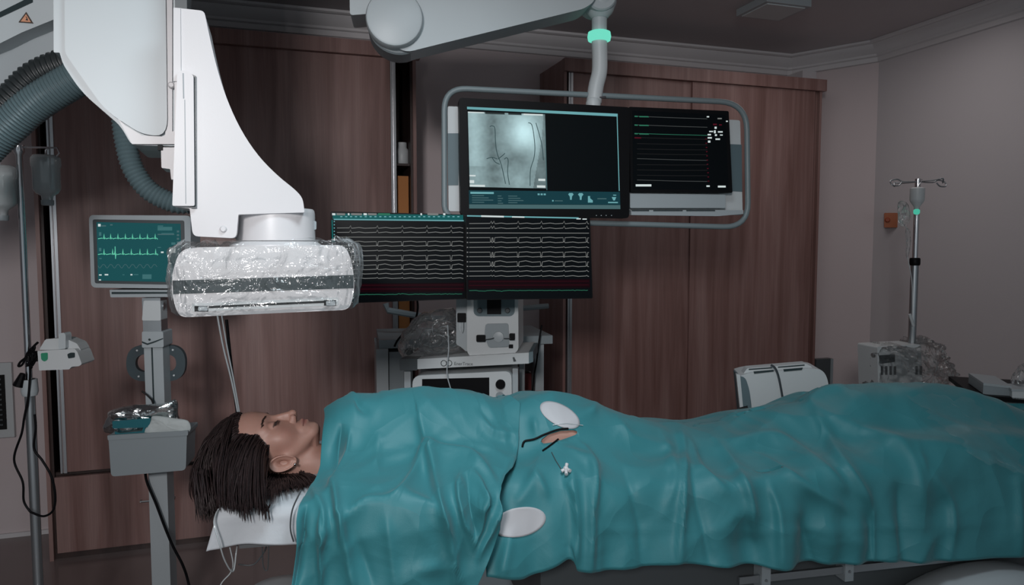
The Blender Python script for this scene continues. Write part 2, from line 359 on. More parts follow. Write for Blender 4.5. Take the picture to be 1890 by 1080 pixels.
# ================================================================== WARDROBES
def wardrobe(x0, x1, label, doors, drawers, loc, side_left=True, gap=None):
    t = thing('wardrobe', label, 'wardrobe', loc)
    T = 0.022; top = 2.372; zt = 2.305
    bm = NB()
    box3(bm, (x0, YF+0.012, 0), (x0+T, YW-0.004, top)); box3(bm, (x1-T, YF+0.012, 0), (x1, YW-0.004, top))
    box3(bm, (x0+T, YW-0.02, 0.05), (x1-T, YW-0.004, top)); box3(bm, (x0+T, YF+0.03, 0.37), (x1-T, YW-0.02, 0.386)); box3(bm, (x0+T, YF+0.03, zt), (x1-T, YW-0.02, top))
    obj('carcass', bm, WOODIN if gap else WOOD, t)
    obj('side_panel', box3(NB(), (x0-0.004, YF-0.012, 0), (x0+0.012, YW-0.004, top-0.001)), WOOD, t, 0.002)
    obj('side_panel', box3(NB(), (x1-0.012, YF-0.012, 0), (x1+0.004, YW-0.004, top-0.001)), WOOD, t, 0.002)
    obj('top_rail', box3(NB(), (x0-0.006, YF-0.030, zt), (x1+0.022, YF+0.012, top)), WOOD, t, 0.004)
    for (a, b, yo, hl) in doors:
        d = obj('door', box3(NB(), (a, YF+yo, 0.392), (b, YF+yo+0.018, zt-0.001)), WOOD, t, 0.002)
        if hl:
            for xx in hl:
                bm = NB(); box3(bm, (xx-0.009, YF+yo-0.008, 0.39), (xx-0.002, YF+yo+0.02, zt-0.002)); box3(bm, (xx+0.004, YF+yo-0.008, 0.39), (xx+0.016, YF+yo+0.02, zt-0.002)); box3(bm, (xx-0.003, YF+yo+0.001, 0.39), (xx+0.005, YF+yo+0.02, zt-0.002))
                obj('door_profile', bm, ALU, d, 0.002)
    for (a, b) in drawers:
        d = obj('drawer', box3(NB(), (a, YF-0.004, 0.03), (b, YF+0.016, 0.372)), WOOD, t, 0.002)
        bm = NB(); zc = 0.235; xc = (a+b)/2 if b-a < 1.0 else a+0.26
        tube(bm, [(xc-0.07, YF-0.004, zc), (xc-0.07, YF-0.03, zc), (xc+0.07, YF-0.03, zc), (xc+0.07, YF-0.004, zc)], 0.004, 8); obj('handle', bm, STEEL, d)
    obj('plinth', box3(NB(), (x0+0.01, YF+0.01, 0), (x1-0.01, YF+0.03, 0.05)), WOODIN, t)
    return t
WL = wardrobe(-0.985, 0.657, 'tall brown wood wardrobe with sliding door left partly open, behind the white scanner head', [(-0.925, 0.535, 0.0, (-0.925, 0.545))], [(-0.96, -0.14), (-0.13, 0.63)], (-0.15, 3.77, 0), gap=True)
wardrobe(1.448, 3.09, 'tall brown wood wardrobe with two closed doors behind the hanging screens, right of the alcove', [(1.49, 2.232, 0.0, (1.482,)), (2.215, 3.045, -0.012, None)], [(1.47, 2.26), (2.27, 3.07)], (2.27, 3.77, 0))
# inner dark post at right end of right wardrobe
p = onY(732, 262, YF+0.06); q = onY(757, 303, YF+0.06)
o = obj('plastic_bottle', lathe(NB(), ((p.x+q.x)/2, YF+0.10, q.z), (0, 0, 1), [(0.030, 0), (0.034, 0.006), (0.034, 0.07), (0.024, 0.085), (0.024, 0.11)], 20), OFFW)
tag(o, 'small white container standing in the open gap of the left wardrobe above the ochre box', 'container')
p = onY(733, 325, YF+0.06)
o = obj('storage_box', box3(NB(), (p.x, YF+0.05, 0.9), (p.x+0.055, YF+0.20, p.z)), OCHRE, bev=0.003)
tag(o, 'tall narrow ochre box standing in the open gap of the left wardrobe', 'box')
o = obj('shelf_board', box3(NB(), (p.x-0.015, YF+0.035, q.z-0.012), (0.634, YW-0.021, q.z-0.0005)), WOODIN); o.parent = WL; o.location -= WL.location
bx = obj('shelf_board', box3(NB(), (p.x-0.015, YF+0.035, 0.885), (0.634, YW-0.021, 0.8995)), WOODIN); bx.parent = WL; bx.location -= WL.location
# wardrobe right: grey panel by its right end
p = onY(1506, 650, YF-0.1); q = onY(1536, 712, YF-0.1)
t = thing('wall_box', 'narrow dark grey upright panel beside the right end of the right wardrobe', 'panel', (p.x, YF, q.z))
obj('body', box3(NB(), (3.10, YF-0.02, 0), (3.22, YF+0.02, p.z-0.06)), DGREY, t, 0.004)
obj('edge_strip', box3(NB(), (3.205, YF-0.026, 0), (3.222, YF-0.019, p.z-0.061)), GREYP, t, 0.002)
# ================================================================== C-ARM
PI = math.pi
fH = Fr(210, 120, 1.66, 20)
t = CARM = thing('x_ray_c_arm', 'large white x-ray machine arm with square detector hanging over the head of the patient', 'x-ray machine', (-0.55, 1.9, 1.2))
obj('housing', prism(NB(), fH, rr([(97, -470), (321, -470), (327, 270), (243, 268), (222, 232), (150, 170), (116, 118), (110, 97), (99, 97)], [4, 4, 8, 10, 14, 30, 10, 2, 3]), 0, 0.26), WHITE2, t, 0.010, 4)
obj('cover_panel', prism(NB(), fH, rr([(116, -460), (300, -460), (309, 252), (262, 248), (195, 205), (142, 130), (120, 98)], [6, 6, 34, 20, 30, 30, 8]), 0.012, 0.014), WHITE2, t, 0.010, 5)
obj('seam_strip', prism(NB(), fH, R4(305, -465, 318, 262), 0.006, 0.008), WHITE, t, 0.002)
obj('skirt_plate', prism(NB(), fH, [(217, 218), (232, 232), (262, 250), (300, 252), (324, 240), (327, 266), (244, 266)], 0.010, 0.012), WHITE, t, 0.003)
obj('lower_block', prism(NB(), fH, rr([(297, 272), (324, 272), (324, 330), (316, 332), (314, 312), (298, 310)], 2), 0.0, 0.10), WHITE, t, 0.003)
bm = NB(); prism(bm, fH, R4(291, 268, 300, 277), 0.004, 0.02); obj('clip', bm, BLACK, t)
fC = Fr(450, 300, 1.66, 18)
obj('lift_column', prism(NB(), fC, rr([(322, 14), (377, 20), (384, 55), (398, 118), (417, 180), (443, 238), (476, 288), (515, 327), (545, 350), (559, 366), (562, 392), (440, 396), (436, 440), (356, 436), (350, 385), (322, 382)], [2, 8, 20, 40, 60, 60, 60, 40, 20, 10, 2, 2, 10, 10, 2, 2], 4), 0, 0.17), WHITE, t, 0.016, 4)
obj('column_cover', prism(NB(), fC, [(320, 14), (333, 15), (334, 150), (320, 150)], 0.004, 0.10), WHITE, t, 0.002)
obj('column_upper', prism(NB(), fC, R4(323, -470, 345, 20), -0.03, 0.09), DGREY, t, 0.004)
obj('guide_rail', prism(NB(), fC, rr([(327, 130), (346, 130), (357, 140), (359, 380), (318, 380)], 3), 0.018, 0.03), WHITE, t, 0.003)
bm = NB(); strip(bm, fC, [(338, 135), (339, 182)], 2.0, 0.0185); strip(bm, fC, [(341, 184), (343, 376)], 1.2, 0.0185); obj('seam', bm, GREYP, t, smooth=0)
obj('rail_backing', prism(NB(), fC, [(352, 136), (361, 140), (362, 384), (352, 384)], 0.008, 0.012), BAND, t)
for (x, y, fr_) in ((317, 159, fH), (412, 423, fC)):
    obj('screw', lathe(NB(), fr_.wp(x, y, 0.0), fr_.W, [(0.0075, 0), (0.0075, 0.013), (0.005, 0.016)] if fr_ is fH else [(0.0075, -0.01), (0.0075, 0.003), (0.005, 0.006)], 20), WHITE, t)
# collar under the column
zc = 1.60
cO = fC.wp(510, 446, -0.10)
def hgt(y): return fC.px(510, y, -0.01)[1] + fC.O.z - cO.z
rad = 0.0935
obj('collar', lathe(NB(), cO, (0, 0, 1), [(rad*1.0, hgt(444)), (rad, hgt(392)), (rad*0.985, hgt(386)), (rad*0.95, hgt(383)), (rad*.5, hgt(383))], 64), WHITE, t)
obj('collar_ring', lathe(NB(), cO, (0, 0, 1), [(rad*1.18, hgt(462)), (rad*1.16, hgt(452)), (rad*1.03, hgt(446)), (rad*0.9, hgt(444))], 64), WHITE, t)
obj('collar_button', prism(NB(), fC, rr(R4(572, 408, 584, 424), 3), -0.075, 0.02), GREYP, t)
# detector
fD = Fr(485, 520, 1.50, 13)
outl = [(345, 457), (636, 452), (648, 478), (655, 520), (651, 553), (643, 572), (335, 586), (325, 573), (316, 535), (318, 505), (328, 470)]
obj('detector_housing', prism(NB(), fD, rr(outl, [20, 20, 12, 20, 12, 14, 14, 12, 16, 14, 14]), 0, 0.34), WHITE, t, 0.014, 4)
bm = NB(); prism(bm, fD, [(318.5, 518), (652.5, 507.5), (652.5, 532), (319.5, 543)], 0.0015, 0.030); obj('detector_band', bm, BAND, t, 0.001)
bm = NB(); prism(bm, fD, rr([(354, 561), (624, 549), (625, 563), (355, 576)], 3), 0.0012, 0.002); obj('slot_frame', bm, OFFW, t)
bm = NB(); prism(bm, fD, [(385, 565), (600, 555), (600, 559), (385, 569)], 0.0026, 0.002); prism(bm, fD, R4(359, 565, 384, 575), 0.0026, 0.002); prism(bm, fD, R4(598, 554, 620, 564), 0.0026, 0.002)
obj('slot', bm, GAP, t)
for x, y in ((374, 570), (610, 560)):
    obj('latch', prism(NB(), fD, rr(R4(x-8, y-4, x+9, y+4), 2), 0.005, 0.004), LGREY, t, 0.001)
# arc beam left
fB = Fr(40, 60, 1.72, 4)
obj('arm_beam', prism(NB(), fB, [(-420, -470), (99, -470), (99, 36), (40, 60), (0, 80), (-80, 112), (-420, 200)], 0.02, 0.20), WHITE2, t, 0.012, 3)
obj('arm_shaded_underside', prism(NB(), fB, [(-420, 180), (-80, 110), (0, 76), (60, 50), (104, 30), (112, 100), (60, 124), (0, 158), (-80, 196), (-420, 300)], -0.03, 0.16), LGREY, t, 0.02, 4)  # grey material paints in the shade on the white arm's underside
bm = NB(); prism(bm, fB, [(-300, 130), (0, 22), (48, -2), (60, -2), (60, 4), (0, 32), (-300, 142)], 0.022, 0.004); obj('arm_groove', bm, BAND, t)
lb = obj('warning_label', prism(NB(), fB, [(48, 22), (61, 43), (34, 41)], 0.0225, 0.002), mat('black_ink', (0.06, 0.04, 0.03), .5), t)
obj('label_face', prism(NB(), fB, [(48, 26), (57, 41), (38, 39.5)], 0.0232, 0.0005), mat('warning_orange', (0.62, 0.30, 0.18), .5), lb)
obj('label_mark', prism(NB(), fB, [(47, 30), (49, 31), (52, 38), (47, 37), (49, 34)], 0.0237, 0.0004), BAND, lb)
obj('hose', corrug(NB(), pxs(fB, [(-90, 300), (-30, 230), (20, 185), (70, 140), (140, 112)], -0.02), 0.036, 0.013, 0.06), HOSED, t)
obj('hose', corrug(NB(), pxs(fB, [(-90, 350), (-30, 278), (20, 230), (70, 188), (150, 140)], 0.01), 0.040, 0.0085, 0.045), HOSE, t)
obj('hose', corrug(NB(), pxs(fH, [(226, 215), (232, 262), (246, 312), (276, 352), (320, 374), (352, 376)], -0.10), 0.0245, 0.0095, 0.07), HOSE, t)
# x-ray tube housing under the table at the head end
bm = NB(); c0 = P(522, 1130, 2.0); lathe(bm, c0-Vector((0, 0, 0.12)), (0, 0, 1), [(0.115, 0), (0.125, 0.02), (0.125, 0.14), (0.115, 0.165), (0.09, 0.185), (0.05, 0.19)], 48)
obj('tube_housing', bm, WHITE2, t, smooth=60)
# plastic cover round the detector
def wrap_cover():
    me = bpy.data.meshes.new('plastic_cover'); n = 260; m_ = 44
    u0, v0 = fD.px(316, 520); u1, _ = fD.px(655, 520); uc = (u0+u1)/2; hu = (u1-u0)/2+0.006
    vt = fD.px(485, 452)[1]; vb = fD.px(485, 584)[1]; tilt = (fD.px(640, 572)[1]-fD.px(335, 586)[1])/(fD.px(640, 572)[0]-fD.px(335, 586)[0])
    V = []; wc = -0.17; hw = 0.184
    for j in range(m_):
        tt = j/(m_-1)
        for i in range(n):
            a = 2*PI*i/n; c, s = math.cos(a), math.sin(a); e = 0.22
            su = math.copysign(abs(c)**e, c); sw = math.copysign(abs(s)**e, s)
            bul = max(0.0, math.sin(PI*min(1, tt*1.05)))**0.7
            g = 1.0 + 0.055*bul*abs(su)**6*(0.8+0.4*math.sin(tt*5+a*3))
            shrink = 1.0 - 0.10*max(0, 1-tt/0.12)**1.5 - 0.05*max(0, (tt-0.93)/0.07)
            nz = noise.noise(Vector((c*6, s*6+i*0.02, tt*3)))*0.006 + noise.noise(Vector((i*0.35, tt*2.2, 3)))*0.004 + abs(noise.noise(Vector((i*0.16+tt*4, tt*5-i*.05, 8))))*0.006
            if sw > 0.9: nz = abs(nz)
            u = uc + (hu*su)*g*shrink + nz*c*1.0; w_ = wc + hw*sw*shrink + 0.004 + abs(nz)*s*1.2
            v = vt+0.006 + (vb-vt)*tt*0.985 + tilt*(u-uc) + (0.012*noise.noise(Vector((a*5, 0, 1))) if j < 3 else 0) + (0.004 if tt < .1 else 0)
            if tt > 0.97: v += 0.006*noise.noise(Vector((a*9, 2, 1)))
            V.append(fD.pt(u, v, w_))
    Fs = [(j*n+i, j*n+(i+1) % n, (j+1)*n+(i+1) % n, (j+1)*n+i) for j in range(m_-1) for i in range(n)]
    me.from_pydata([tuple(x) for x in V], [], Fs)
    o = link_mesh('plastic_cover', me, FILM, smooth=60); return tag(o, 'wrinkled clear plastic cover wrapped round the white detector head', 'plastic cover')
wrap_cover()
# ================================================================== CEILING BOOM WITH SCREENS
fK = Fr(1100, 300, 2.50, 9)
t = BOOM = thing('monitor_boom', 'white jointed ceiling arm with green light ring carrying the tube framed screens', 'ceiling arm', P(1100, 300, 2.5))
fJ = Fr(728, 40, 2.30, 8)
obj('upper_arm', prism(NB(), fJ, rr([(642, -140), (700, -140), (700, 24), (646, 28)], 6), -0.03, 0.14), WHITE2, t, 0.008)
obj('ceiling_column', lathe(NB(), fJ.wp(668, -60, -0.10), (0, 0, 1), [(0.05, 0), (0.05, HC-0.002-fJ.wp(668, -60, -0.1).z)], 24), WHITE2, t)
obj('spring_arm', prism(NB(), fJ, rr([(715, -110), (1110, -110), (1098, 2), (1078, 16), (800, 84), (745, 98), (700, 60)], [4, 4, 10, 10, 30, 20, 20]), 0, 0.12), WHITE2, t, 0.010, 4)
bm = NB(); lathe(bm, fJ.wp(736, 42, -0.02), -fJ.W, [(0.095, 0.0), (0.100, 0.006), (0.100, 0.11), (0.09, 0.12)], 48); obj('joint_rim', bm, GREYP, t)
bm = NB(); lathe(bm, fJ.wp(728, 32, 0.03), -fJ.W, [(0.080, -0.002), (0.086, 0.0), (0.0895, 0.006), (0.0895, 0.05)], 56); obj('joint_cap', bm, WHITE2, t)
for k in ((805, 77), (1034, 21)): obj('screw_cap', lathe(NB(), fJ.wp(k[0], k[1], -0.06), (0, 0, -1), [(0.006, -.004), (0.006, 0.006)], 12), OFFW, t)
bm = NB(); lathe(bm, fK.wp(1110, -12, 0.05), -fK.W, [(0.050, -0.002), (0.055, 0.004), (0.055, 0.11)], 40); obj('end_joint', bm, WHITE2, t)
c = fK.wp(1106, 70, 0)
def hk(y): return fK.px(1106, y)[1]+fK.O.z-c.z
obj('end_cup', lathe(NB(), c, (0, 0, 1), [(0.028, hk(34)), (0.045, hk(24)), (0.058, hk(6)), (0.058, hk(-6))], 36), WHITE2, t)
obj('drop_tube', lathe(NB(), c, (0, 0, 1), [(0.0255, hk(64)), (0.026, hk(26))], 28), WHITE2, t)
obj('light_ring', lathe(NB(), c, (0, 0, 1), [(0.030, hk(77)), (0.038, hk(75)), (0.0405, hk(68)), (0.038, hk(60)), (0.030, hk(58))], 36), RING, t)
obj('curved_tube', tube(NB(), cat_spline(pxs(fK, [(1106, 74), (1107, 110), (1106, 135), (1100, 160), (1096, 190)]), 8), 0.0265, 20), OFFW, t)
# frame of tube
fp = rr([(820, 162), (1378, 190), (1381, 420), (820, 404)], [42, 50, 46, 30], 8)
bm = NB(); tube(bm, pxs(fK, fp, 0.0), 0.0098, 14, closed=True); obj('tube_frame', bm, TUBE, t, smooth=60)
obj('carrier_plate', prism(NB(), fK, rr([(826, 196), (1366, 222), (1371, 397), (828, 390)], 4), -0.012, 0.02), OFFW, t, 0.002)
for q in ([(826, 246), (848, 246), (846, 342), (827, 342)], [(1348, 266), (1369, 267), (1370, 354), (1350, 353)]):
    obj('side_inset', prism(NB(), fK, q, -0.010, 0.008), TEALP, t, 0.001)
obj('ball_joint', lathe(NB(), fK.wp(1095, 190, 0.01), (0, 0, 1), [(0.024, -.02), (0.026, 0), (0.02, 0.014), (0.006, 0.02)], 24), OFFW, t)
bm = NB(); tube(bm, pxs(fK, [(1098, 186), (1103, 180), (1118, 179)], 0.02), 0.0035, 8); obj('lever', bm, CHROME, t)
# big screen
def bars(bm, fr, lst, w):
    for (x0, y0, x1, y1, mi) in lst: quad(bm, fr, R4(x0, y0, x1, y1), w, mi)
t2 = thing('wide_monitor', 'large black monitor showing a grey x-ray picture, hung in the tube frame', 'monitor', fK.wp(1000, 395, 0.02))
obj('bezel', prism(NB(), fK, rr([(847, 180), (1163, 198), (1161, 403), (850, 396)], 7), 0.045, 0.045), BLACK, t2, 0.003)
s = obj('screen', prism(NB(), fK, [(862, 197), (1140, 210), (1145, 386), (866, 385)], 0.046, 0.002), EBL, t2)
B = bil([(862, 197), (1140, 210), (1145, 386), (866, 385)])
bm = NB(); Q = 0.0468
quad(bm, fK, [B(0, 0), B(1, 0), B(1, 0.030), B(0, 0.025)], Q, 0)
quad(bm, fK, [B(0, 0.82), B(1, 0.82), B(1, 0.955), B(0, 0.955)], Q, 1)
quad(bm, fK, [B(0, 0.958), B(1, 0.958), B(1, 1), B(0, 1)], Q, 3)
strip(bm, fK, [B(0.996, 0.03), B(0.996, 0.81)], 1.6, Q, 0)
strip(bm, fK, [B(0.515, 0.08), B(0.517, 0.81)], 1.4, Q, 2)
Q = 0.0474
for (a, b_, c_, d_) in ((0.01, 0.835, 0.165, 0.855), ): quad(bm, fK, [B(a, b_), B(c_, b_), B(c_, d_), B(a, d_)], Q, 0)
for k in range(4):
    quad(bm, fK, [B(0.02, 0.868+k*0.022), B(0.10+0.03*(k % 3), 0.868+k*0.022), B(0.10+0.03*(k % 3), 0.876+k*0.022), B(0.02, 0.876+k*0.022)], Q, 3)
    quad(bm, fK, [B(0.19, 0.870+k*0.024), B(0.215+0.01*(k % 2), 0.870+k*0.024), B(0.215+0.01*(k % 2), 0.878+k*0.024), B(0.19, 0.878+k*0.024)], Q, 3)
    quad(bm, fK, [B(0.26, 0.870+k*0.022), B(0.32+0.02*(k % 3), 0.870+k*0.022), B(0.32+0.02*(k % 3), 0.878+k*0.022), B(0.26, 0.878+k*0.022)], Q, 3)
for x in (0.455, 0.475, 0.495): quad(bm, fK, [B(x, 0.845), B(x+0.014, 0.845), B(x+0.014, 0.862), B(x, 0.862)], Q, 0)
quad(bm, fK, [B(0.55, 0.91), B(0.56, 0.91), B(0.56, 0.925), B(0.55, 0.925)], Q, 0); quad(bm, fK, [B(0.567, 0.914), B(0.62, 0.914), B(0.62, 0.922), B(0.567, 0.922)], Q, 2)
for cx in (0.68, 0.74+0.065-0.06):
    x, y = B(cx, 0.855); 
for cx in (0.675, 0.740):
    x, y = B(cx, 0.862); quad(bm, fK, [(x-5, y-2), (x-3, y-4.5), (x+3, y-4.5), (x+5, y-2)], Q, 0); quad(bm, fK, [(x-5, y-2), (x+5, y-2), (x+2, y+2), (x-2, y+2)], Q, 0); quad(bm, fK, [(x-2, y+2), (x+2, y+2), (x+1.5, y+8), (x-1.5, y+8)], Q, 0)
x, y = B(0.805, 0.90); quad(bm, fK, [(x-5, y-6), (x-1, y-6), (x-1, y+6), (x-5, y+6)], Q, 0); quad(bm, fK, [(x-1, y-2), (x+4, y+2), (x+4, y+6), (x-1, y+6)], Q, 0)
quad(bm, fK, [B(0.85, 0.888), B(0.91, 0.888), B(0.91, 0.898), B(0.85, 0.898)], Q, 2)
quad(bm, fK, [B(0.955, 0.85), B(0.975, 0.85), B(0.975, 0.86), B(0.955, 0.86)], Q, 0); quad(bm, fK, [B(0.945, 0.875), B(0.975, 0.875), B(0.965, 0.91), B(0.955, 0.91)], Q, 0); quad(bm, fK, [B(0.92, 0.925), B(0.985, 0.925), B(0.985, 0.938), B(0.92, 0.938)], Q, 0)
obj('display_graphics', bm, [EC, EDT, ETX, ETX], s, smooth=0)
# x-ray picture
bmx = NB(); nx, ny = 110, 110; Bx = bil([(863.5, 206), (1006, 211), (1008, 348), (867, 345)]); lay = bmx.loops.layers.color.new('tone')
def xr(s, t):
    g = 0.34 + 0.20*math.exp(-((s-0.08)/0.11)**2)*(1 if t < 0.72 else 0.3) + 0.62*math.exp(-(((s-0.72)/0.17)**2+((t-0.25)/0.22)**2)) + 0.10*math.exp(-((s-0.86)/0.08)**2)*math.exp(-((t-.45)/.3)**2)
    g -= 0.12*math.exp(-((s-0.31)/0.09)**2) ; g -= 0.12*math.exp(-(((s-0.62)/0.2)**2+((t-0.6)/0.13)**2))
    g += 0.12*math.exp(-(((s-0.64)/0.08)**2+((t-0.9)/0.1)**2)); g += 0.05*noise.noise(Vector((s*9, t*9, 0)))+0.04*noise.noise(Vector((s*25, t*25, 3)))+0.03*math.sin(t*40)*math.exp(-((s-0.33)/.08)**2)
    if s > 0.9+0.08*(1-t)-0.1*max(0, t-.3)+0.0: g -= 0.15
    g = min(max(g, 0.05), 0.95)
    if t < 0.02 and (0.22 < s < 0.48 or 0.52 < s < 0.70): g = 0.03
    return ((g*0.62)**.4545, (g*0.88)**.4545, (g*0.92)**.4545, 1)
vs = [[bmx.verts.new(fK.wp(*Bx(i/nx, j/ny), 0.0475)) for i in range(nx+1)] for j in range(ny+1)]
for j in range(ny):
    for i in range(nx):
        f = bmx.faces.new((vs[j][i], vs[j][i+1], vs[j+1][i+1], vs[j+1][i]))
        for l, (a, b_) in zip(f.loops, ((i, j), (i+1, j), (i+1, j+1), (i, j+1))): l[lay] = xr(a/nx, b_/ny)
pic = obj('x_ray_picture', bmx, XRAY, s, smooth=0)
bm = NB()
for pts in ([(.28, .19), (.31, .18), (.345, .21), (.35, .40), (.37, .55), (.42, .70), (.47, .95)], [(.46, .62), (.49, .60), (.51, .64), (.50, .80), (.52, .96)], [(.78, .12), (.83, .16), (.86, .40), (.85, .58), (.80, .75), (.79, .97)], [(.30, .60), (.34, .66), (.40, .69)], [(.38, .62), (.44, .57), (.47, .54)], [(.88, .12), (.95, .40), (.97, .62)], [(.23, .62), (.30, .60), (.37, .62)]):
    strip(bm, fK, [tuple(q)[:2] for q in cat_spline([(*Bx(a, b_), 0) for a, b_ in pts], 6)], 1.3, 0.0480)
obj('catheter_lines', bm, emis('xray_dark_line', (0.03, 0.06, 0.065), 1.0), pic, smooth=0)
for (a, b_, c_, d_) in ((0, 0, .21, .015), (.72, .0, .97, .02), (.0, .84, .08, .86), (.0, .91, .06, .95), (0, .97, .2, .995), (.9, .87, .99, .90), (.88, .96, .99, .99)): bm = NB(); quad(bm, fK, [Bx(a, b_), Bx(c_, b_), Bx(c_, d_), Bx(a, d_)], 0.0482); obj('caption_mark', bm, EW, pic, smooth=0)
bm = NB()
for x in (1100, 1109, 1118, 1128): quad(bm, fK, R4(x, 397, x+1.5, 398.5), 0.0456)
obj('buttons', bm, LGREY, t2, smooth=0)
# small black screen beside
t3 = thing('small_monitor', 'smaller black monitor with faint grey lines and red dots in the tube frame', 'monitor', fK.wp(1250, 354, 0.02))
obj('bezel', prism(NB(), fK, rr([(1161, 197), (1345, 205), (1352, 356), (1164, 354)], 3), 0.030, 0.030), BLACK, t3, 0.002)
s = obj('screen', prism(NB(), fK, [(1167, 204), (1339, 212), (1345, 350), (1169, 349)], 0.031, 0.002), SCREEN, t3)
bm = NB(); Q = 0.0318
def c3(x, y): return (1080+x/3.6, 140+y/3.6)
for y0, y1, mi in ((268, 286, 0), (325, 342, 0), (382, 396, 1), (410, 422, 2), (450, 458, 2), (486, 492, 2), (518, 524, 2), (550, 562, 4), (590, 592, 2), (625, 628, 2), (660, 664, 2), (692, 702, 4)):
    strip(bm, fK, [c3(330 if y0 < 400 else 345, y0), c3(600, (y0+y1)/2+2), c3(812, y1)], 0.9, Q, mi if mi != 0 else 4)
Q = 0.0322
for y in (270, 328, 385): quad(bm, fK, [c3(328, y-5), c3(350, y-4), c3(350, y+4), c3(328, y+3)], Q, 1); quad(bm, fK, [c3(358, y-3), c3(420, y-2), c3(424, y+6), c3(360, y+5)], Q, 1)
for y in range(420, 720, 28): quad(bm, fK, [c3(798+(y-420)*.06, y-3), c3(808+(y-420)*.06, y-3), c3(808+(y-420)*.06, y+3), c3(798+(y-420)*.06, y+3)], Q, 3)
quad(bm, fK, [c3(328, 407), c3(372, 408), c3(372, 417), c3(328, 416)], Q, 3)
for x0, y0, x1, y1, mi in ((850, 318, 875, 328, 3), (890, 322, 908, 330, 3), (860, 338, 874, 352, 5), (824, 366, 850, 374, 5), (856, 362, 868, 382, 5), (882, 368, 914, 377, 5), (814, 386, 836, 396, 5), (862, 388, 876, 400, 5), (896, 390, 914, 397, 5), (814, 407, 842, 417, 5), (866, 416, 896, 426, 5), (816, 430, 832, 444, 5), (880, 280, 908, 288, 0), (808, 268, 824, 276, 5), (936, 298, 948, 306, 5), (336, 721, 440, 735, 5), (882, 730, 934, 742, 5), (806, 728, 828, 738, 5)):
    quad(bm, fK, [c3(x0, y0), c3(x1, y0), c3(x1, y1), c3(x0, y1)], Q, mi)
obj('display_graphics', bm, [EGR, EG, EDG, ER, emis('screen_mid_grey', (0.3, 0.33, 0.33), .2), EW], s, smooth=0)
t4 = thing('monitor_console', 'pale grey control box mounted under the smaller black monitor', 'console', fK.wp(1250, 396, 0.02))
obj('front_panel', prism(NB(), fK, rr([(1163, 357), (1339, 359), (1339, 384), (1163, 384)], 2), 0.020, 0.022), LGREY, t4, 0.002)
obj('lip', prism(NB(), fK, [(1165, 388), (1372, 388), (1372, 395), (1325, 399), (1165, 397)], 0.016, 0.02), LGREY, t4, 0.002)
bm = NB()
for a, b_ in ((1166, 1198), (1206, 1260), (1267, 1320)): prism(bm, fK, R4(a, 387.5, b_, 389.8), 0.018, 0.002)
obj('slots', bm, BAND, t4)
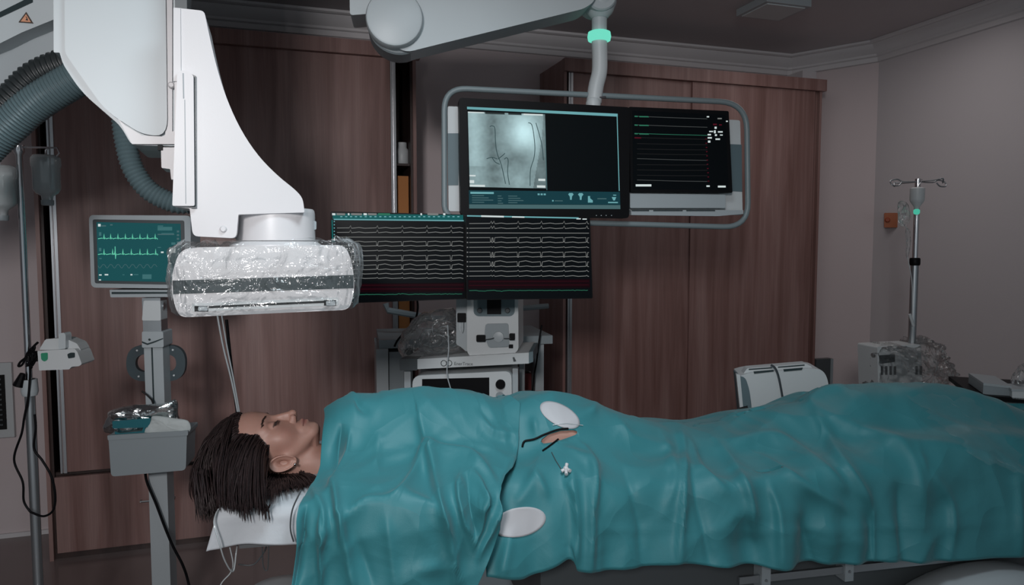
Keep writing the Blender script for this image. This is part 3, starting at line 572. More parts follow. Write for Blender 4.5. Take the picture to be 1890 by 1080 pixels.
# ================================================================== DOUBLE ECG SCREENS
fL = Fr(735, 470, 2.36, 10); fR2 = Fr(975, 470, 2.36, 9)
def ecg(fr, corners, rows, beats, label, x_lo, x_hi, first):
    t = thing('ecg_monitor', label, 'monitor', fr.wp((corners[2][0]+corners[3][0])/2, corners[2][1], -0.02))
    obj('bezel', prism(NB(), fr, rr(corners, 3), 0, 0.035), BLACK, t, 0.002)
    cx = sum(c[0] for c in corners)/4; cy = sum(c[1] for c in corners)/4
    s = obj('screen', prism(NB(), fr, [(cx+(x-cx)*0.985, cy+(y-cy)*0.975) for x, y in corners], 0.001, 0.002), SCREEN, t)
    bm = NB(); Q = 0.0018
    amps = [4.5, 4.5, 0, -8.5, 1.5, 1.2, -8.5, -1, -8.5, 1.5, 2.0, 1.5]
    for ri, y in enumerate(rows):
        A = amps[ri]; pts = [(x_lo, y)]
        for bi, b_ in enumerate(beats):
            n = 1
            for dx in ([0] if not (bi == 0 and not first) else [-2.5, 2.5]):
                if A > 0: pts += [(b_+dx-2.2, y-0.3), (b_+dx, y-A), (b_+dx+2.0, y+0.5)]
                elif A < 0: pts += [(b_+dx-2.0, y-0.2), (b_+dx-1.2, y-A*0.9), (b_+dx+0.6, y-A*0.9), (b_+dx+1.6, y)]
            if ri in (8,): pts += [(b_+5, y-0.5), (b_+14, y-2.0), (b_+26, y+0.8)]
            elif A: pts += [(b_+16, y-0.9), (b_+26, y+0.5)]
        pts.append((x_hi, y+0.5)); pts = [p_ for p_ in pts if x_lo <= p_[0] <= x_hi]
        pts.sort(key=lambda q: q[0]); strip(bm, fr, pts, 1.15, Q, 0)
    y0 = corners[3][1]-37; quad(bm, fr, [(x_lo-2, y0), (x_hi+2, y0-2), (x_hi+2, y0+14), (x_lo-2, y0+16)], 0.0014, 1)
    strip(bm, fr, [(x_lo, y0+3), (x_hi, y0+2)], 0.35, Q, 5); strip(bm, fr, [(x_lo, y0+10), (x_hi, y0+9)], 0.4, Q, 5)
    pts = []; x = x_lo
    while x < x_hi: pts.append((x, y0+20+1.6*noise.noise(Vector((x*0.06, 1, 0)))+1.2*noise.noise(Vector((x*0.4, 5, 0)))-(x-x_lo)*0.006)); x += 3
    strip(bm, fr, pts, 1.0, Q, 2)
    # title rows
    top = corners[0][1]
    if first:
        quad(bm, fr, [(x_lo-8, top+4), (x_hi, top+7), (x_hi, top+17), (x_lo-8, top+14)], 0.0014, 3)
        for x, w_ in ((613, 6), (621, 16), (642, 3), (648, 20), (671, 6), (679, 16), (698, 22), (776, 3), (789, 20), (818, 4)):
            quad(bm, fr, [(x, top+3.5), (x+w_, top+3.8), (x+w_, top+7.5), (x, top+7.2)], Q, 4 if w_ < 7 else (2 if w_ == 22 else 0))
        for x in range(628, 850, 9): quad(bm, fr, [(x, top+9), (x+4, top+9), (x+4, top+11), (x, top+11)], Q, 6)
        strip(bm, fr, [(616, top+15), (856, top+17.5)], 2.2, Q, 6)
        strip(bm, fr, [(613, top+16), (614, top+58)], 2.5, Q, 3)
        for y in range(18, 60, 6): quad(bm, fr, R4(616, top+y, 618, top+y+2), Q, 6)
    else:
        strip(bm, fr, [(862, top+2.5), (1068, top+6.5)], 2.4, Q, 6); strip(bm, fr, [(888, top+3), (930, top+4)], 3.0, 0.0020, 4); strip(bm, fr, [(945, top+4.5), (968, top+5)], 2.2, 0.0020, 4)
        quad(bm, fr, R4(1064, top+7, 1072, top+9), Q, 4); quad(bm, fr, R4(1075, top+7.5, 1083, top+9.5), Q, 4)
        for y in rows[1:]: quad(bm, fr, R4(861.5, y-1, 864, y+1), Q, 0)
    obj('display_graphics', bm, [EGR, EDR, EG, ETL, EW, ER, EC], s, smooth=0)
    return t
rl = [185, 215, 246, 277, 305, 337, 370, 403, 433, 463, 492, 522]; r2 = [155, 187, 218, 250, 282, 315, 348, 378, 412, 443, 475, 508]
ecg(fL, [(610, 390), (858, 396), (860, 552), (612, 561)], [370+y/3.635 for y in rl], [590+x/3.635 for x in (207, 387, 555, 720, 883)], 'left one of two joined black monitors with white heart traces and teal menu bar', 622, 855, True)
ecg(fR2, [(859, 396), (1089, 402), (1094, 551), (861, 554)], [370+y/3.635 for y in r2], [590+x/3.635 for x in (1160, 1332, 1488, 1640, 1793)], 'right one of two joined black monitors with white heart traces, without menu bar', 866, 1087, False)
# ================================================================== DESK, TROLLEY AND DEVICES IN THE ALCOVE
fT = Fr(860, 700, 3.02, 12)
t = thing('desk', 'grey desk standing in the alcove behind the device trolley', 'desk', P(860, 900, 3.0))
gz = -fT.O.z
def bz(fr, v): return v
u0, vt = fT.px(704, 628); u1, _ = fT.px(1020, 628)
obj('desktop', boxf(NB(), fT, u0-0.01, u1, vt-0.035, vt, -0.40, 0.0), GREYP, t, 0.004)
uL, vL = fT.px(694, 643); uM, _ = fT.px(716, 640); uN, _ = fT.px(745, 640)
obj('side_cabinet', boxf(NB(), fT, uL, uM, gz, vt-0.035, -0.36, 0.02), LGREY, t, 0.006)
obj('side_cabinet', boxf(NB(), fT, uM+0.004, uN, gz, vt-0.05, -0.36, 0.0), GREYP, t, 0.006)
uA, _ = fT.px(990, 640); uB, _ = fT.px(1006, 640)
obj('leg', boxf(NB(), fT, uA, uB, gz, vt-0.035, -0.10, -0.02), LGREY, t, 0.003)
obj('drawer', boxf(NB(), fT, fT.px(952, 700)[0], uA-0.01, fT.px(960, 690)[1], fT.px(960, 666)[1], -0.3, -0.05), WOODIN, t, 0.002)
obj('drawer', boxf(NB(), fT, fT.px(952, 700)[0], uA-0.01, fT.px(960, 725)[1], fT.px(960, 694)[1], -0.3, -0.05), RED, t, 0.002)
# monitor stand post
t = thing('monitor_stand', 'dark stand holding up the joined pair of heart trace monitors behind the bagged tubing', 'monitor stand', fT.pt(0, vt, -0.1))
bO = fL.wp(858, 430, -0.06); base = Vector((bO.x, bO.y, fT.O.z+vt+0.012))
b0 = fT.pt(0.0, vt+0.012, -0.12)
bm = NB(); tube(bm, [b0, Vector((b0.x, b0.y, bO.z-0.03)), Vector((bO.x, bO.y+0.01, bO.z))], 0.016, 12); obj('post', bm, BLACK, t)
obj('foot', boxf(NB(), fT, -0.10, 0.10, vt+0.0005, vt+0.012, -0.20, -0.03), BLACK, t, 0.003)
a = fL.wp(740, 430, -0.048); b_ = fR2.wp(975, 430, -0.048)
bm = NB(); tube(bm, [a, bO, b_], 0.012, 10); obj('crossbar', bm, BLACK, t)
# cross bracket visible under screens (grey rails)
bm = NB(); q = pxs(fT, [(712, 560), (716, 573), (800, 588), (880, 590)], -0.12); tube(bm, q, 0.014, 8); obj('keyboard_rail', bm, GREYP, t)
bm = NB(); q = pxs(fT, [(950, 570), (1012, 565)], -0.12); tube(bm, q, 0.012, 8); obj('keyboard_rail', bm, GREYP, t)
# trolley
fY = Fr(860, 680, 2.62, -6)
t = TROL = thing('device_trolley', 'white equipment trolley with printed shelf edge behind the draped chest', 'trolley', P(860, 900, 2.7))
gz = -fY.O.z
pts = [(737, 664), (771, 667), (977, 652), (977, 672), (771, 684), (738, 681)]
uS, vS = fY.px(771, 667); uE, vE = fY.px(977, 652)
vtp = (vS+fY.px(771, 667)[1])/2
bm = NB(); prism(bm, fY, rr([(740, 665), (977, 651), (978, 671), (742, 683)], 2), 0, 0.29); sh = obj('shelf', bm, OFFW, t, 0.003)
obj('corner_pad', prism(NB(), fY, rr([(737, 663), (770, 662), (770, 684), (738, 684)], 2), 0.004, 0.07), DGREY, t, 0.002)
obj('corner_pad', prism(NB(), fY, [(976, 650), (984, 649), (984, 668), (976, 671)], 0.003, 0.24), TEALP, t, 0.002)
bm = NB()
for x in (819, 829): tube(bm, [fY.wp(*p_, 0.0012) for p_ in ell(x, 670.5, 5, 5.2, 24)], 0.0014, 6, closed=True)
obj('logo_rings', bm, DGREY, sh)
text_mesh('shelf_lettering', 'EnerTrace', fY, 838, 674, 0.0008, 0.0165, DGREY, sh)
bm = NB(); prism(bm, fY, [(946, 660), (949, 659), (953, 667), (948, 668)], 0.0010, 0.001); obj('warning_mark', bm, DGREY, sh)
for x0_, x1_ in ((746, 758), (946, 956)):
    for ww in (-0.04, -0.26):
        ua, _ = fY.px(x0_, 700, ww if ww > -0.1 else 0); ub, _ = fY.px(x1_, 700, ww if ww > -0.1 else 0)
        obj('post', boxf(NB(), fY, ua, ub, gz+0.06, fY.px(860, 672)[1]-0.02, ww-0.03, ww), LGREY, t, 0.004)
ua, _ = fY.px(744, 700); ub, _ = fY.px(976, 700)
obj('base', boxf(NB(), fY, ua, ub, gz+0.05, gz+0.09, -0.29, 0), LGREY, t, 0.006)
for uu in (ua+0.04, ub-0.04):
    for ww in (-0.05, -0.25):
        obj('caster', lathe(NB(), fY.pt(uu-0.012, gz+0.027, ww), fY.U, [(0.02, 0), (0.027, 0.004), (0.027, 0.020), (0.02, 0.024)], 20), BLACK, t)
lowv = fY.px(860, 868)[1]
obj('lower_shelf', boxf(NB(), fY, ua, ub, lowv-0.02, lowv, -0.28, -0.02), OFFW, t, 0.004)
# console on lower shelf
t = thing('display_unit', 'white boxed unit with black screen and round knob on the lower trolley shelf', 'console', fY.pt(0, lowv, -0.1))
obj('body', prism(NB(), fY, rr([(761, 694), (944, 685), (946, 866), (764, 866)], [16, 14, 4, 4]), -0.005, 0.24), OFFW, t, 0.006)
obj('screen', prism(NB(), fY, [(779, 700), (903, 697), (903, 850), (779, 850)], -0.003, 0.004), BLACK, t, 0.001)
obj('knob', lathe(NB(), fY.wp(924, 709, -0.005), fY.W, [(0.0175, 0), (0.0175, 0.010), (0.015, 0.014)], 32), BLACK, t)
obj('knob_well', prism(NB(), fY, rr(R4(915, 724, 930, 770), 7), -0.0035, 0.004), GREYP, t)
obj('indicator', prism(NB(), fY, rr(R4(919, 733, 926, 766), 3), -0.0025, 0.003), RED, t)
# pump device on the shelf
t = thing('irrigation_pump', 'white upright pump with grey square door standing on the trolley shelf', 'pump', fY.wp(905, 652, -0.06))
obj('body', prism(NB(), fY, rr([(862, 505), (956, 503), (957, 645), (950, 653), (868, 658), (862, 650)], [4, 4, 6, 6, 5, 5]), -0.02, 0.20), OFFW, t, 0.005)
obj('side_panel', prism(NB(), fY, rr([(842, 510), (862, 506), (862, 650), (850, 640), (842, 636)], 3), -0.04, 0.16), LGREY, t, 0.003)
obj('display_recess', prism(NB(), fY, rr([(874, 520), (950, 519), (950, 578), (944, 584), (880, 584), (874, 578)], 5), -0.0185, 0.003), TEALP, t, 0.001)
obj('display', prism(NB(), fY, R4(899, 540, 925, 580), -0.0165, 0.003), BLACK, t)
for x in (886, 937): obj('dial', lathe(NB(), fY.wp(x, 573, -0.018), fY.W, [(0.009, 0), (0.009, 0.008), (0.007, 0.01)], 20), DGREY, t)
dr = obj('door', prism(NB(), fY, rr([(896, 598), (938, 597), (940, 640), (902, 642), (894, 620)], 5), -0.012, 0.012), GREYP, t, 0.003)
obj('rotor', lathe(NB(), fY.wp(920, 622, -0.012), fY.W, [(0.020, 0), (0.019, 0.004), (0.008, 0.006)], 32), LGREY, dr)
for q in (R4(879, 619, 896, 631), R4(940, 616, 950, 628)): obj('tube_clamp', prism(NB(), fY, rr(q, 2), -0.004, 0.018), BLACK, t, 0.002)
obj('power_switch', prism(NB(), fY, rr(R4(939, 636, 947, 643), 1), -0.017, 0.005), BLACK, t)
bm = NB(); tube(bm, pxs(fY, [(896, 627), (905, 626), (912, 624)], -0.004), 0.002, 6); tube(bm, pxs(fY, [(930, 625), (942, 625)], -0.004), 0.002, 6); obj('pump_tube', bm, DGREY, t)
for x in (874, 943): obj('foot', lathe(NB(), fY.wp(x, 655 if x < 900 else 650, -0.05), (0, 0, 1), [(0.008, -0.010), (0.009, 0.008)], 16), OFFW, t)
kp = obj('side_plug', prism(NB(), fY, rr(R4(844, 578, 860, 595), 1.5), -0.034, 0.02), BLACK, t, 0.001)
bm = NB(); tube(bm, pxs(fY, [(849, 595), (850, 611), (854, 615), (856, 609), (856, 595)], -0.034), 0.0012, 6); obj('plug_wire', bm, STEEL, kp)
# crumpled bag with tubing
def blob_bag(name, fr, outline, w0, depth, m, label, cat, n1=70, n2=26, crump=0.012, seed=0):
    """closed crumpled bag between an outline and its bulging faces"""
    N_ = len(outline); uv = [Vector(fr.px(x, y, w0)) for x, y in outline]; c = sum(uv, Vector((0, 0)))/N_
    sp = cat_spline([(p_.x, p_.y, 0) for p_ in uv], max(2, n1//N_), closed=True); V = []; K = len(sp)
    for j in range(n2+1):
        ph = PI*j/n2; rr_ = max(0.0, math.sin(ph))**0.55; ww = math.cos(ph)
        for q in sp:
            u = c.x+(q.x-c.x)*rr_; v = c.y+(q.y-c.y)*rr_; wv = w0 + ww*depth/2
            nn = noise.noise(Vector((u*28+seed, v*28, wv*20)))*crump + abs(noise.noise(Vector((u*70+seed, v*60, wv*50))))*crump*0.8
            V.append(fr.pt(u+(q.x-c.x)*nn*2, v+(q.y-c.y)*nn*2, wv+nn*ww))
    Fs = [(j*K+i, j*K+(i+1) % K, (j+1)*K+(i+1) % K, (j+1)*K+i) for j in range(n2) for i in range(K)]
    me = bpy.data.meshes.new(name); me.from_pydata([tuple(x) for x in V], [], Fs)
    o = link_mesh(name, me, m, smooth=40); return tag(o, label, cat)
blob_bag('plastic_bag', fY, [(742, 658), (738, 630), (752, 605), (775, 582), (800, 572), (830, 570), (844, 582), (848, 610), (862, 628), (860, 648), (810, 662), (768, 664)], -0.12, 0.16, FILM2, 'crumpled clear plastic bag of tubing on the trolley shelf left of the pump', 'plastic bag', crump=0.03)
bm = NB()
for k in range(9):
    cx, cy, r_ = 800+rng.uniform(-12, 28), 620+rng.uniform(-14, 18), rng.uniform(10, 26)
    e_ = [(cx+r_*math.cos(a)*(1+0.1*math.sin(3*a+k)), cy+r_*0.8*math.sin(a)) for a in np.linspace(0, 2*PI, 28, endpoint=False)]
    tube(bm, [fY.wp(x, y, -0.12+0.04*math.sin(i*0.4+k)) for i, (x, y) in enumerate(e_)], 0.0024, 7, closed=True)
o = obj('tubing_coil', bm, VIAL, smooth=60); tag(o, 'loops of clear tubing inside the crumpled bag on the trolley shelf', 'tubing')
bm = NB(); tube(bm, cat_spline(pxs(fY, [(826, 600), (828, 640), (826, 668), (825, 690), (829, 708), (836, 730)], 0.02), 8), 0.0022, 8); o = obj('cable', bm, LGREY, smooth=60); tag(o, 'thin pale cable hanging over the lettered trolley shelf edge', 'cable')
bm = NB(); tube(bm, cat_spline(pxs(fT, [(770, 552), (771, 570), (766, 590), (748, 612), (734, 628), (728, 640)], 0.06), 8), 0.0042, 8); o = obj('cable', bm, BLACK, smooth=60); tag(o, 'thick black cable curving from the heart trace screens down to the desk', 'cable')
bm = NB(); tube(bm, cat_spline(pxs(fT, [(1000, 600), (995, 630), (990, 670), (985, 700), (980, 760)], 0.04), 8), 0.004, 8); o = obj('cable', bm, BLACK, smooth=60); tag(o, 'black cable hanging in front of the desk leg right of the trolley', 'cable')
# ================================================================== PATIENT MONITOR STAND
fM = Fr(260, 460, 2.45, 6)
t = thing('monitor_trolley_stand', 'grey pole stand with oval handle and small basket, left of the patient', 'stand', fM.pt(0.02, -fM.O.z, -0.04))
gz = -fM.O.z
def mu(x, y=700): return fM.px(x, y)[0]
def mv(y): return fM.px(285, y)[1]
uc = mu(284, 700)
po = fM.pt(uc, 0, -0.03)
obj('tray', prism(NB(), fM, rr([(202, 535), (345, 535), (345, 548), (204, 549)], 2), 0.0, 0.14), LGREY, t, 0.003)
obj('tray_gap', prism(NB(), fM, [(206, 539), (345, 539), (345, 542), (206, 543)], 0.0008, 0.002), BAND, t)
obj('tilt_joint', prism(NB(), fM, rr([(265, 555), (296, 555), (297, 592), (262, 592)], 3), 0.005, 0.06), OFFW, t, 0.004)
obj('joint_knob', lathe(NB(), fM.wp(297, 565, -0.02), fM.U, [(0.012, -0.005), (0.012, 0.012)], 20), STEEL, t)
obj('upper_pole', boxf(NB(), fM, uc-0.030, uc+0.030, mv(618), mv(550), -0.06, 0.0), STEEL, t, 0.008)
obj('clamp', prism(NB(), fM, rr([(262, 612), (301, 612), (302, 641), (262, 642)], 3), 0.008, 0.085), LGREY, t, 0.004)
bm = NB(); prism(bm, fM, [(262, 630), (272, 634), (284, 630), (301, 624), (301, 626), (284, 633), (272, 637), (262, 633)], 0.009, 0.002); lathe(bm, fM.wp(276, 627, 0.009), fM.W, [(0.004, 0), (0.004, 0.001)], 12); obj('clamp_seam', bm, BAND, t)
obj('pole', boxf(NB(), fM, uc-0.030, uc+0.032, gz+0.05, mv(630), -0.065, -0.002), LGREY, t, 0.009)
bm = NB(); boxf(bm, fM, uc-0.006, uc-0.001, mv(745), mv(640), -0.003, -0.0005); obj('pole_groove', bm, BAND, t)
hp = rr([(233, 637), (342, 637), (342, 704), (233, 704)], 34, 10)
bm = NB(); cx, cy = 287.5, 670.5
inn = [(cx+(x-cx)*0.69, cy+(y-cy)*0.50) for x, y in hp]; n = len(hp)
A = [bm.verts.new(fM.wp(x, y, -0.062)) for x, y in hp]; Bv = [bm.verts.new(fM.wp(x, y, -0.062)) for x, y in inn]
A2 = [bm.verts.new(v_.co-fM.W*0.02) for v_ in A]; B2 = [bm.verts.new(v_.co-fM.W*0.02) for v_ in Bv]
for i in range(n):
    j = (i+1) % n
    bm.faces.new((A[i], A[j], Bv[j], Bv[i])); bm.faces.new((A2[i], B2[i], B2[j], A2[j])); bm.faces.new((A[i], A2[i], A2[j], A[j])); bm.faces.new((Bv[i], Bv[j], B2[j], B2[i]))
h = obj('oval_handle', bm, mat('handle_rubber', (0.045, 0.065, 0.075), 0.45), t, 0.004)
for x, y in ((253, 647), (256, 695), (319, 646), (321, 693)):
    obj('rivet', lathe(NB(), fM.wp(x, y, -0.062), fM.W, [(0.004, -0.001), (0.003, 0.002)], 12), OFFW, h)
bs = NB(); prism(bs, fM, rr([(200, 806), (345, 798), (343, 868), (205, 880)], [3, 3, 8, 8]), 0.10, 0.115, scale_back=0.93)
for f in [f for f in bs.faces if f.normal.z > 0.8 or False]: pass
bk = obj('basket', bs, GREYP, t, 0.005)
obj('basket_rim', prism(NB(), fM, rr([(198, 804), (347, 795), (347, 804), (199, 813)], 2), 0.104, 0.12, scale_back=0.95), GREYP, bk, 0.003)
bm = NB()
for k in range(5):
    a = PI/2+2*PI*k/5; tube(bm, [fM.pt(uc, gz+0.06, -0.03), fM.pt(uc+0.26*math.cos(a), gz+0.035, -0.03+0.26*math.sin(a))], [0.025, 0.015], 10)
obj('star_base', bm, LGREY, t)
for k in range(5):
    a = PI/2+2*PI*k/5; obj('caster', lathe(NB(), fM.pt(uc+0.25*math.cos(a)-0.01, gz+0.0265, -0.03+0.25*math.sin(a)), fM.U, [(0.02, 0), (0.026, 0.003), (0.026, 0.019), (0.02, 0.022)], 16), BLACK, t)
# things in the basket
blob_bag('foil_packet', fM, [(200, 800), (199, 768), (205, 758), (240, 748), (300, 745), (326, 738), (328, 765), (328, 800)], 0.06, 0.05, FOIL, 'crinkled silver foil packet standing in the grey basket', 'packet', n1=96, crump=0.012)
bm = NB(); prism(bm, fM, [(208, 779), (275, 773), (270, 780), (266, 801), (212, 803), (212, 797), (222, 800), (262, 796), (266, 786), (209, 789)], 0.094, 0.006)
prism(bm, fM, [(207, 778), (278, 772), (276, 789), (208, 791)], 0.0945, 0.006)
o = obj('printed_band', bm, TEALPK, smooth=20); fo = [x for x in bpy.data.objects if x.name.startswith('foil_packet')][0]; o.parent = fo; o.location -= fo.location
blob_bag('paper_packet', fM, [(270, 802), (278, 778), (284, 768), (320, 772), (348, 778), (344, 800)], 0.09, 0.018, PAPER, 'pale paper packet leaning in front of the foil one in the grey basket', 'packet', n1=80, crump=0.006, seed=3)
bm = NB(); tube(bm, pxs(fM, [(262, 722), (272, 730), (280, 738), (284, 750)], 0.03), 0.003, 8); o = obj('pen', bm, BLACK); tag(o, 'thin black pen sticking up from the basket beside the foil packet', 'pen')
bm = NB(); tube(bm, cat_spline(pxs(fM, [(268, 872), (272, 892), (288, 930), (305, 975), (320, 1010), (338, 1045), (350, 1085)], 0.02)+[fM.pt(0.20, gz+0.006, 0.1)], 8), 0.0045, 8); o = obj('cable', bm, BLACK, smooth=60); tag(o, 'black cable running from under the grey basket down to the floor', 'cable')
# patient monitor
t = thing('patient_monitor', 'grey patient monitor with teal screen and green pulse traces on a pole stand', 'monitor', fM.wp(255, 534, -0.05))
obj('housing', prism(NB(), fM, rr([(164, 397), (352, 398), (352, 533), (168, 531)], [9, 9, 9, 10]), 0.01, 0.10), LGREY, t, 0.006)
obj('bezel', prism(NB(), fM, rr([(171, 405), (340, 407), (342, 526), (175, 523)], 4), 0.0115, 0.01), DGREY, t, 0.001)
sq = [(178, 410), (333, 413), (336, 521), (181, 518)]
s = obj('screen', prism(NB(), fM, sq, 0.0125, 0.002), EMB, t)
def c4(x, y): return (x/3.2727, 230+y/3.2727)
bm = NB(); Q = 0.0132
for yb, A in ((690, 30), (785, 34)):
    pts = [c4(592, yb)]
    for k, bx_ in enumerate((628, 668, 712, 757, 800, 845, 890, 937) if yb < 700 else (628, 680, 695, 742, 793, 845, 890, 940)):
        d = 24 if (yb > 700 and k == 2) else 0
        pts += [c4(bx_-12, yb-4), c4(bx_-3, yb), c4(bx_, yb-A-d*.6), c4(bx_+3, yb+2+d), c4(bx_+8, yb-5), c4(bx_+14, yb)]
    strip(bm, fM, pts+[c4(950, yb+4)], 1.2, Q, 0)
pts = [c4(x, 853+14*math.sin((x-592)/44*2*PI)*(1 if math.sin((x-592)/44*2*PI) > 0 else .6)) for x in range(592, 952, 4)]; strip(bm, fM, pts, 0.9, Q, 1)
for x0, y0, x1, y1, mi in ((592, 600, 608, 616, 2), (612, 608, 640, 616, 1), (665, 602, 680, 610, 1), (952, 660, 1052, 667, 1), (975, 655, 1050, 659, 3), (1022, 742, 1060, 775, 2), (1035, 712, 1060, 726, 3), (972, 767, 988, 776, 2), (598, 905, 614, 912, 2), (632, 903, 654, 911, 2), (598, 935, 610, 942, 2), (788, 903, 800, 911, 2), (808, 904, 836, 909, 3), (860, 905, 915, 933, 3), (598, 650, 612, 672, 3), (598, 745, 612, 765, 3), (740, 905, 752, 910, 3), (952, 610, 985, 616, 3), (600, 806, 614, 812, 3), (952, 740, 972, 745, 3), (952, 618, 1040, 640, 3)):
    quad(bm, fM, [c4(x0, y0), c4(x1, y0), c4(x1, y1), c4(x0, y1)], Q, mi)
for y in range(640, 790, 22): quad(bm, fM, [c4(1068, y), c4(1082, y), c4(1082, y+12), c4(1068, y+12)], Q, 1)
obj('display_graphics', bm, [EMG, ETX, EW, emis('monitor_dim', (0.05, 0.16, 0.17), .9)], s, smooth=0)
# ================================================================== LEFT INFUSION STAND
fI = Fr(50, 600, 2.20, 0)
t = thing('infusion_stand', 'chrome infusion stand at the left edge carrying two clear bottles and a pump', 'infusion stand', fI.pt(fI.px(55, 700)[0], -fI.O.z, 0))
ui = fI.px(52, 660)[0]; gz = -fI.O.z
vtop = fI.px(38, 268)[1]
obj('upper_pole', lathe(NB(), fI.pt(ui, 0, 0), (0, 0, 1), [(0.0095, fI.px(45, 715)[1]), (0.0095, vtop-0.03), (0.015, vtop-0.02), (0.015, vtop)], 20), CHROME, t)
obj('lower_pole', lathe(NB(), fI.pt(ui, 0, 0), (0, 0, 1), [(0.014, gz+0.05), (0.0145, fI.px(50, 700)[1])], 20), STEEL, t)
bm = NB()
cy_ = vtop-0.005
for sgn, ln in ((1, 0.115), (-1, 0.10)):
    tube(bm, [fI.pt(ui, cy_, 0), fI.pt(ui+sgn*ln, cy_-0.003, 0), fI.pt(ui+sgn*(ln+0.008), cy_-0.02, 0.004), fI.pt(ui+sgn*(ln-0.006), cy_-0.035, 0.004), fI.pt(ui+sgn*(ln-0.018), cy_-0.028, 0.004)], 0.0028, 8)
obj('hook_arms', bm, CHROME, t)
bm = NB()
for k in range(5):
    a = PI/2+2*PI*k/5; tube(bm, [fI.pt(ui, gz+0.06, 0), fI.pt(ui+0.26*math.cos(a), gz+0.035, 0.26*math.sin(a))], [0.02, 0.012], 10)
obj('star_base', bm, STEEL, t)
for k in range(5):
    a = PI/2+2*PI*k/5; obj('caster', lathe(NB(), fI.pt(ui+0.25*math.cos(a)-0.01, gz+0.0265, 0.25*math.sin(a)), fI.U, [(0.02, 0), (0.026, 0.003), (0.026, 0.019), (0.02, 0.022)], 16), BLACK, t)
obj('height_clamp', lathe(NB(), fI.pt(ui, 0, 0), (0, 0, 1), [(0.02, fI.px(50, 730)[1]), (0.024, fI.px(50, 722)[1]), (0.022, fI.px(50, 700)[1])], 20), LGREY, t)
def bottle(x, ytop, ybot, fr, w, label, R_=0.040):
    v1 = fr.px(x, ytop, w)[1]; v0 = fr.px(x, ybot, w)[1]; u = fr.px(x, (ytop+ybot)/2, w)[0]; H = v1-v0; O = fr.pt(u, v0, w)
    t = thing('infusion_bottle', label, 'bottle', O, 'clear infusion bottles on the left stand')
    obj('body', lathe(NB(), O, (0, 0, 1), [(0.014, 0.0), (0.016, H*0.12), (0.030, H*0.18), (R_*0.92, H*0.27), (R_*.92, H*0.72), (R_, H*0.78), (R_, H*0.93), (R_*0.85, H)], 28), VIAL, t, smooth=60)
    obj('liquid', lathe(NB(), O, (0, 0, 1), [(0.012, H*.14), (0.026, H*0.20), (R_*0.8, H*0.29), (R_*.72, H*0.80)], 24), mat('pale_liquid', (0.45, 0.55, 0.56), .15, alpha=0.45), t)
    obj('neck_cap', lathe(NB(), O, (0, 0, 1), [(0.015, -0.012), (0.017, -0.008), (0.017, 0.004)], 20), GREYP, t)
    bm = NB(); tube(bm, [O+Vector((0, 0, H)), O+Vector((0, 0, H+0.016)), O+Vector((0.01, 0, H+0.024))], 0.0025, 8); obj('hanger', bm, CHROME, t)
    return t
bottle(86, 287, 372, fI, 0.0, 'clear hanging bottle right of the chrome pole, on the left infusion stand')
bottle(2, 306, 400, fI, 0.03, 'clear hanging bottle cut by the left edge of the photo, on the left infusion stand', 0.043)
# infusion pump on stand
t = thing('infusion_pump', 'small white pump with handle and green mark clamped to the left infusion stand', 'pump', fI.wp(105, 684, 0.0))
obj('body', prism(NB(), fI, rr([(69, 648), (138, 644), (143, 650), (151, 672), (146, 676), (132, 677), (128, 682), (72, 684)], 2), 0.04, 0.075, scale_back=0.9), OFFW, t, 0.004)
obj('top_cover', prism(NB(), fI, rr([(72, 646), (84, 626), (118, 624), (142, 634), (150, 648), (138, 645)], 4), 0.02, 0.055, scale_back=0.9), OFFW, t, 0.006)
obj('carry_handle', prism(NB(), fI, rr([(108, 616), (118, 614), (121, 618), (121, 644), (108, 645)], 3), 0.036, 0.03), WHITE2, t, 0.003)
obj('green_mark', prism(NB(), fI, rr([(75, 652), (88, 651), (88, 664), (82, 668), (76, 664)], 3), 0.0412, 0.002), GREEN, t)
obj('dark_port', prism(NB(), fI, rr([(124, 654), (130, 651), (138, 651), (138, 660), (126, 662)], 2), 0.0412, 0.002), BAND, t)
bm = NB(); tube(bm, pxs(fI, [(70, 660), (52, 662)], 0.0), 0.012, 10); obj('pole_clamp', bm, DGREY, t)
# black power cord bundle
bm = NB()
tube(bm, cat_spline(pxs(fI, [(70, 632), (60, 642), (50, 658), (38, 668), (34, 676), (42, 672), (52, 650), (64, 640), (58, 660), (56, 680), (55, 700), (52, 735), (45, 770), (40, 800), (26, 848), (42, 890), (44, 925), (56, 945)], 0.022), 8), 0.0034, 8)
tube(bm, cat_spline(pxs(fI, [(56, 945), (80, 953), (98, 942), (102, 915), (95, 880), (78, 850), (63, 828), (66, 790), (64, 765)], 0.024), 8), 0.0034, 8)
for k in range(6):
    tube(bm, cat_spline([fI.wp(48+rng.uniform(0, 22), 640+rng.uniform(0, 40), 0.02+0.01*rng.uniform()) for _ in range(6)], 6), 0.003, 6)
o = obj('power_cord', bm, BLACK, smooth=60, org=fI.wp(60, 953, 0.02)); tag(o, 'tangled black power cord looping down the left infusion stand', 'cord')
bm = NB(); tube(bm, pxs(fI, [(42, 690), (34, 712)], 0.02), [0.008, 0.016], 10); pl_ = obj('plug', bm, BLACK); pl_.parent = o; pl_.location -= o.location
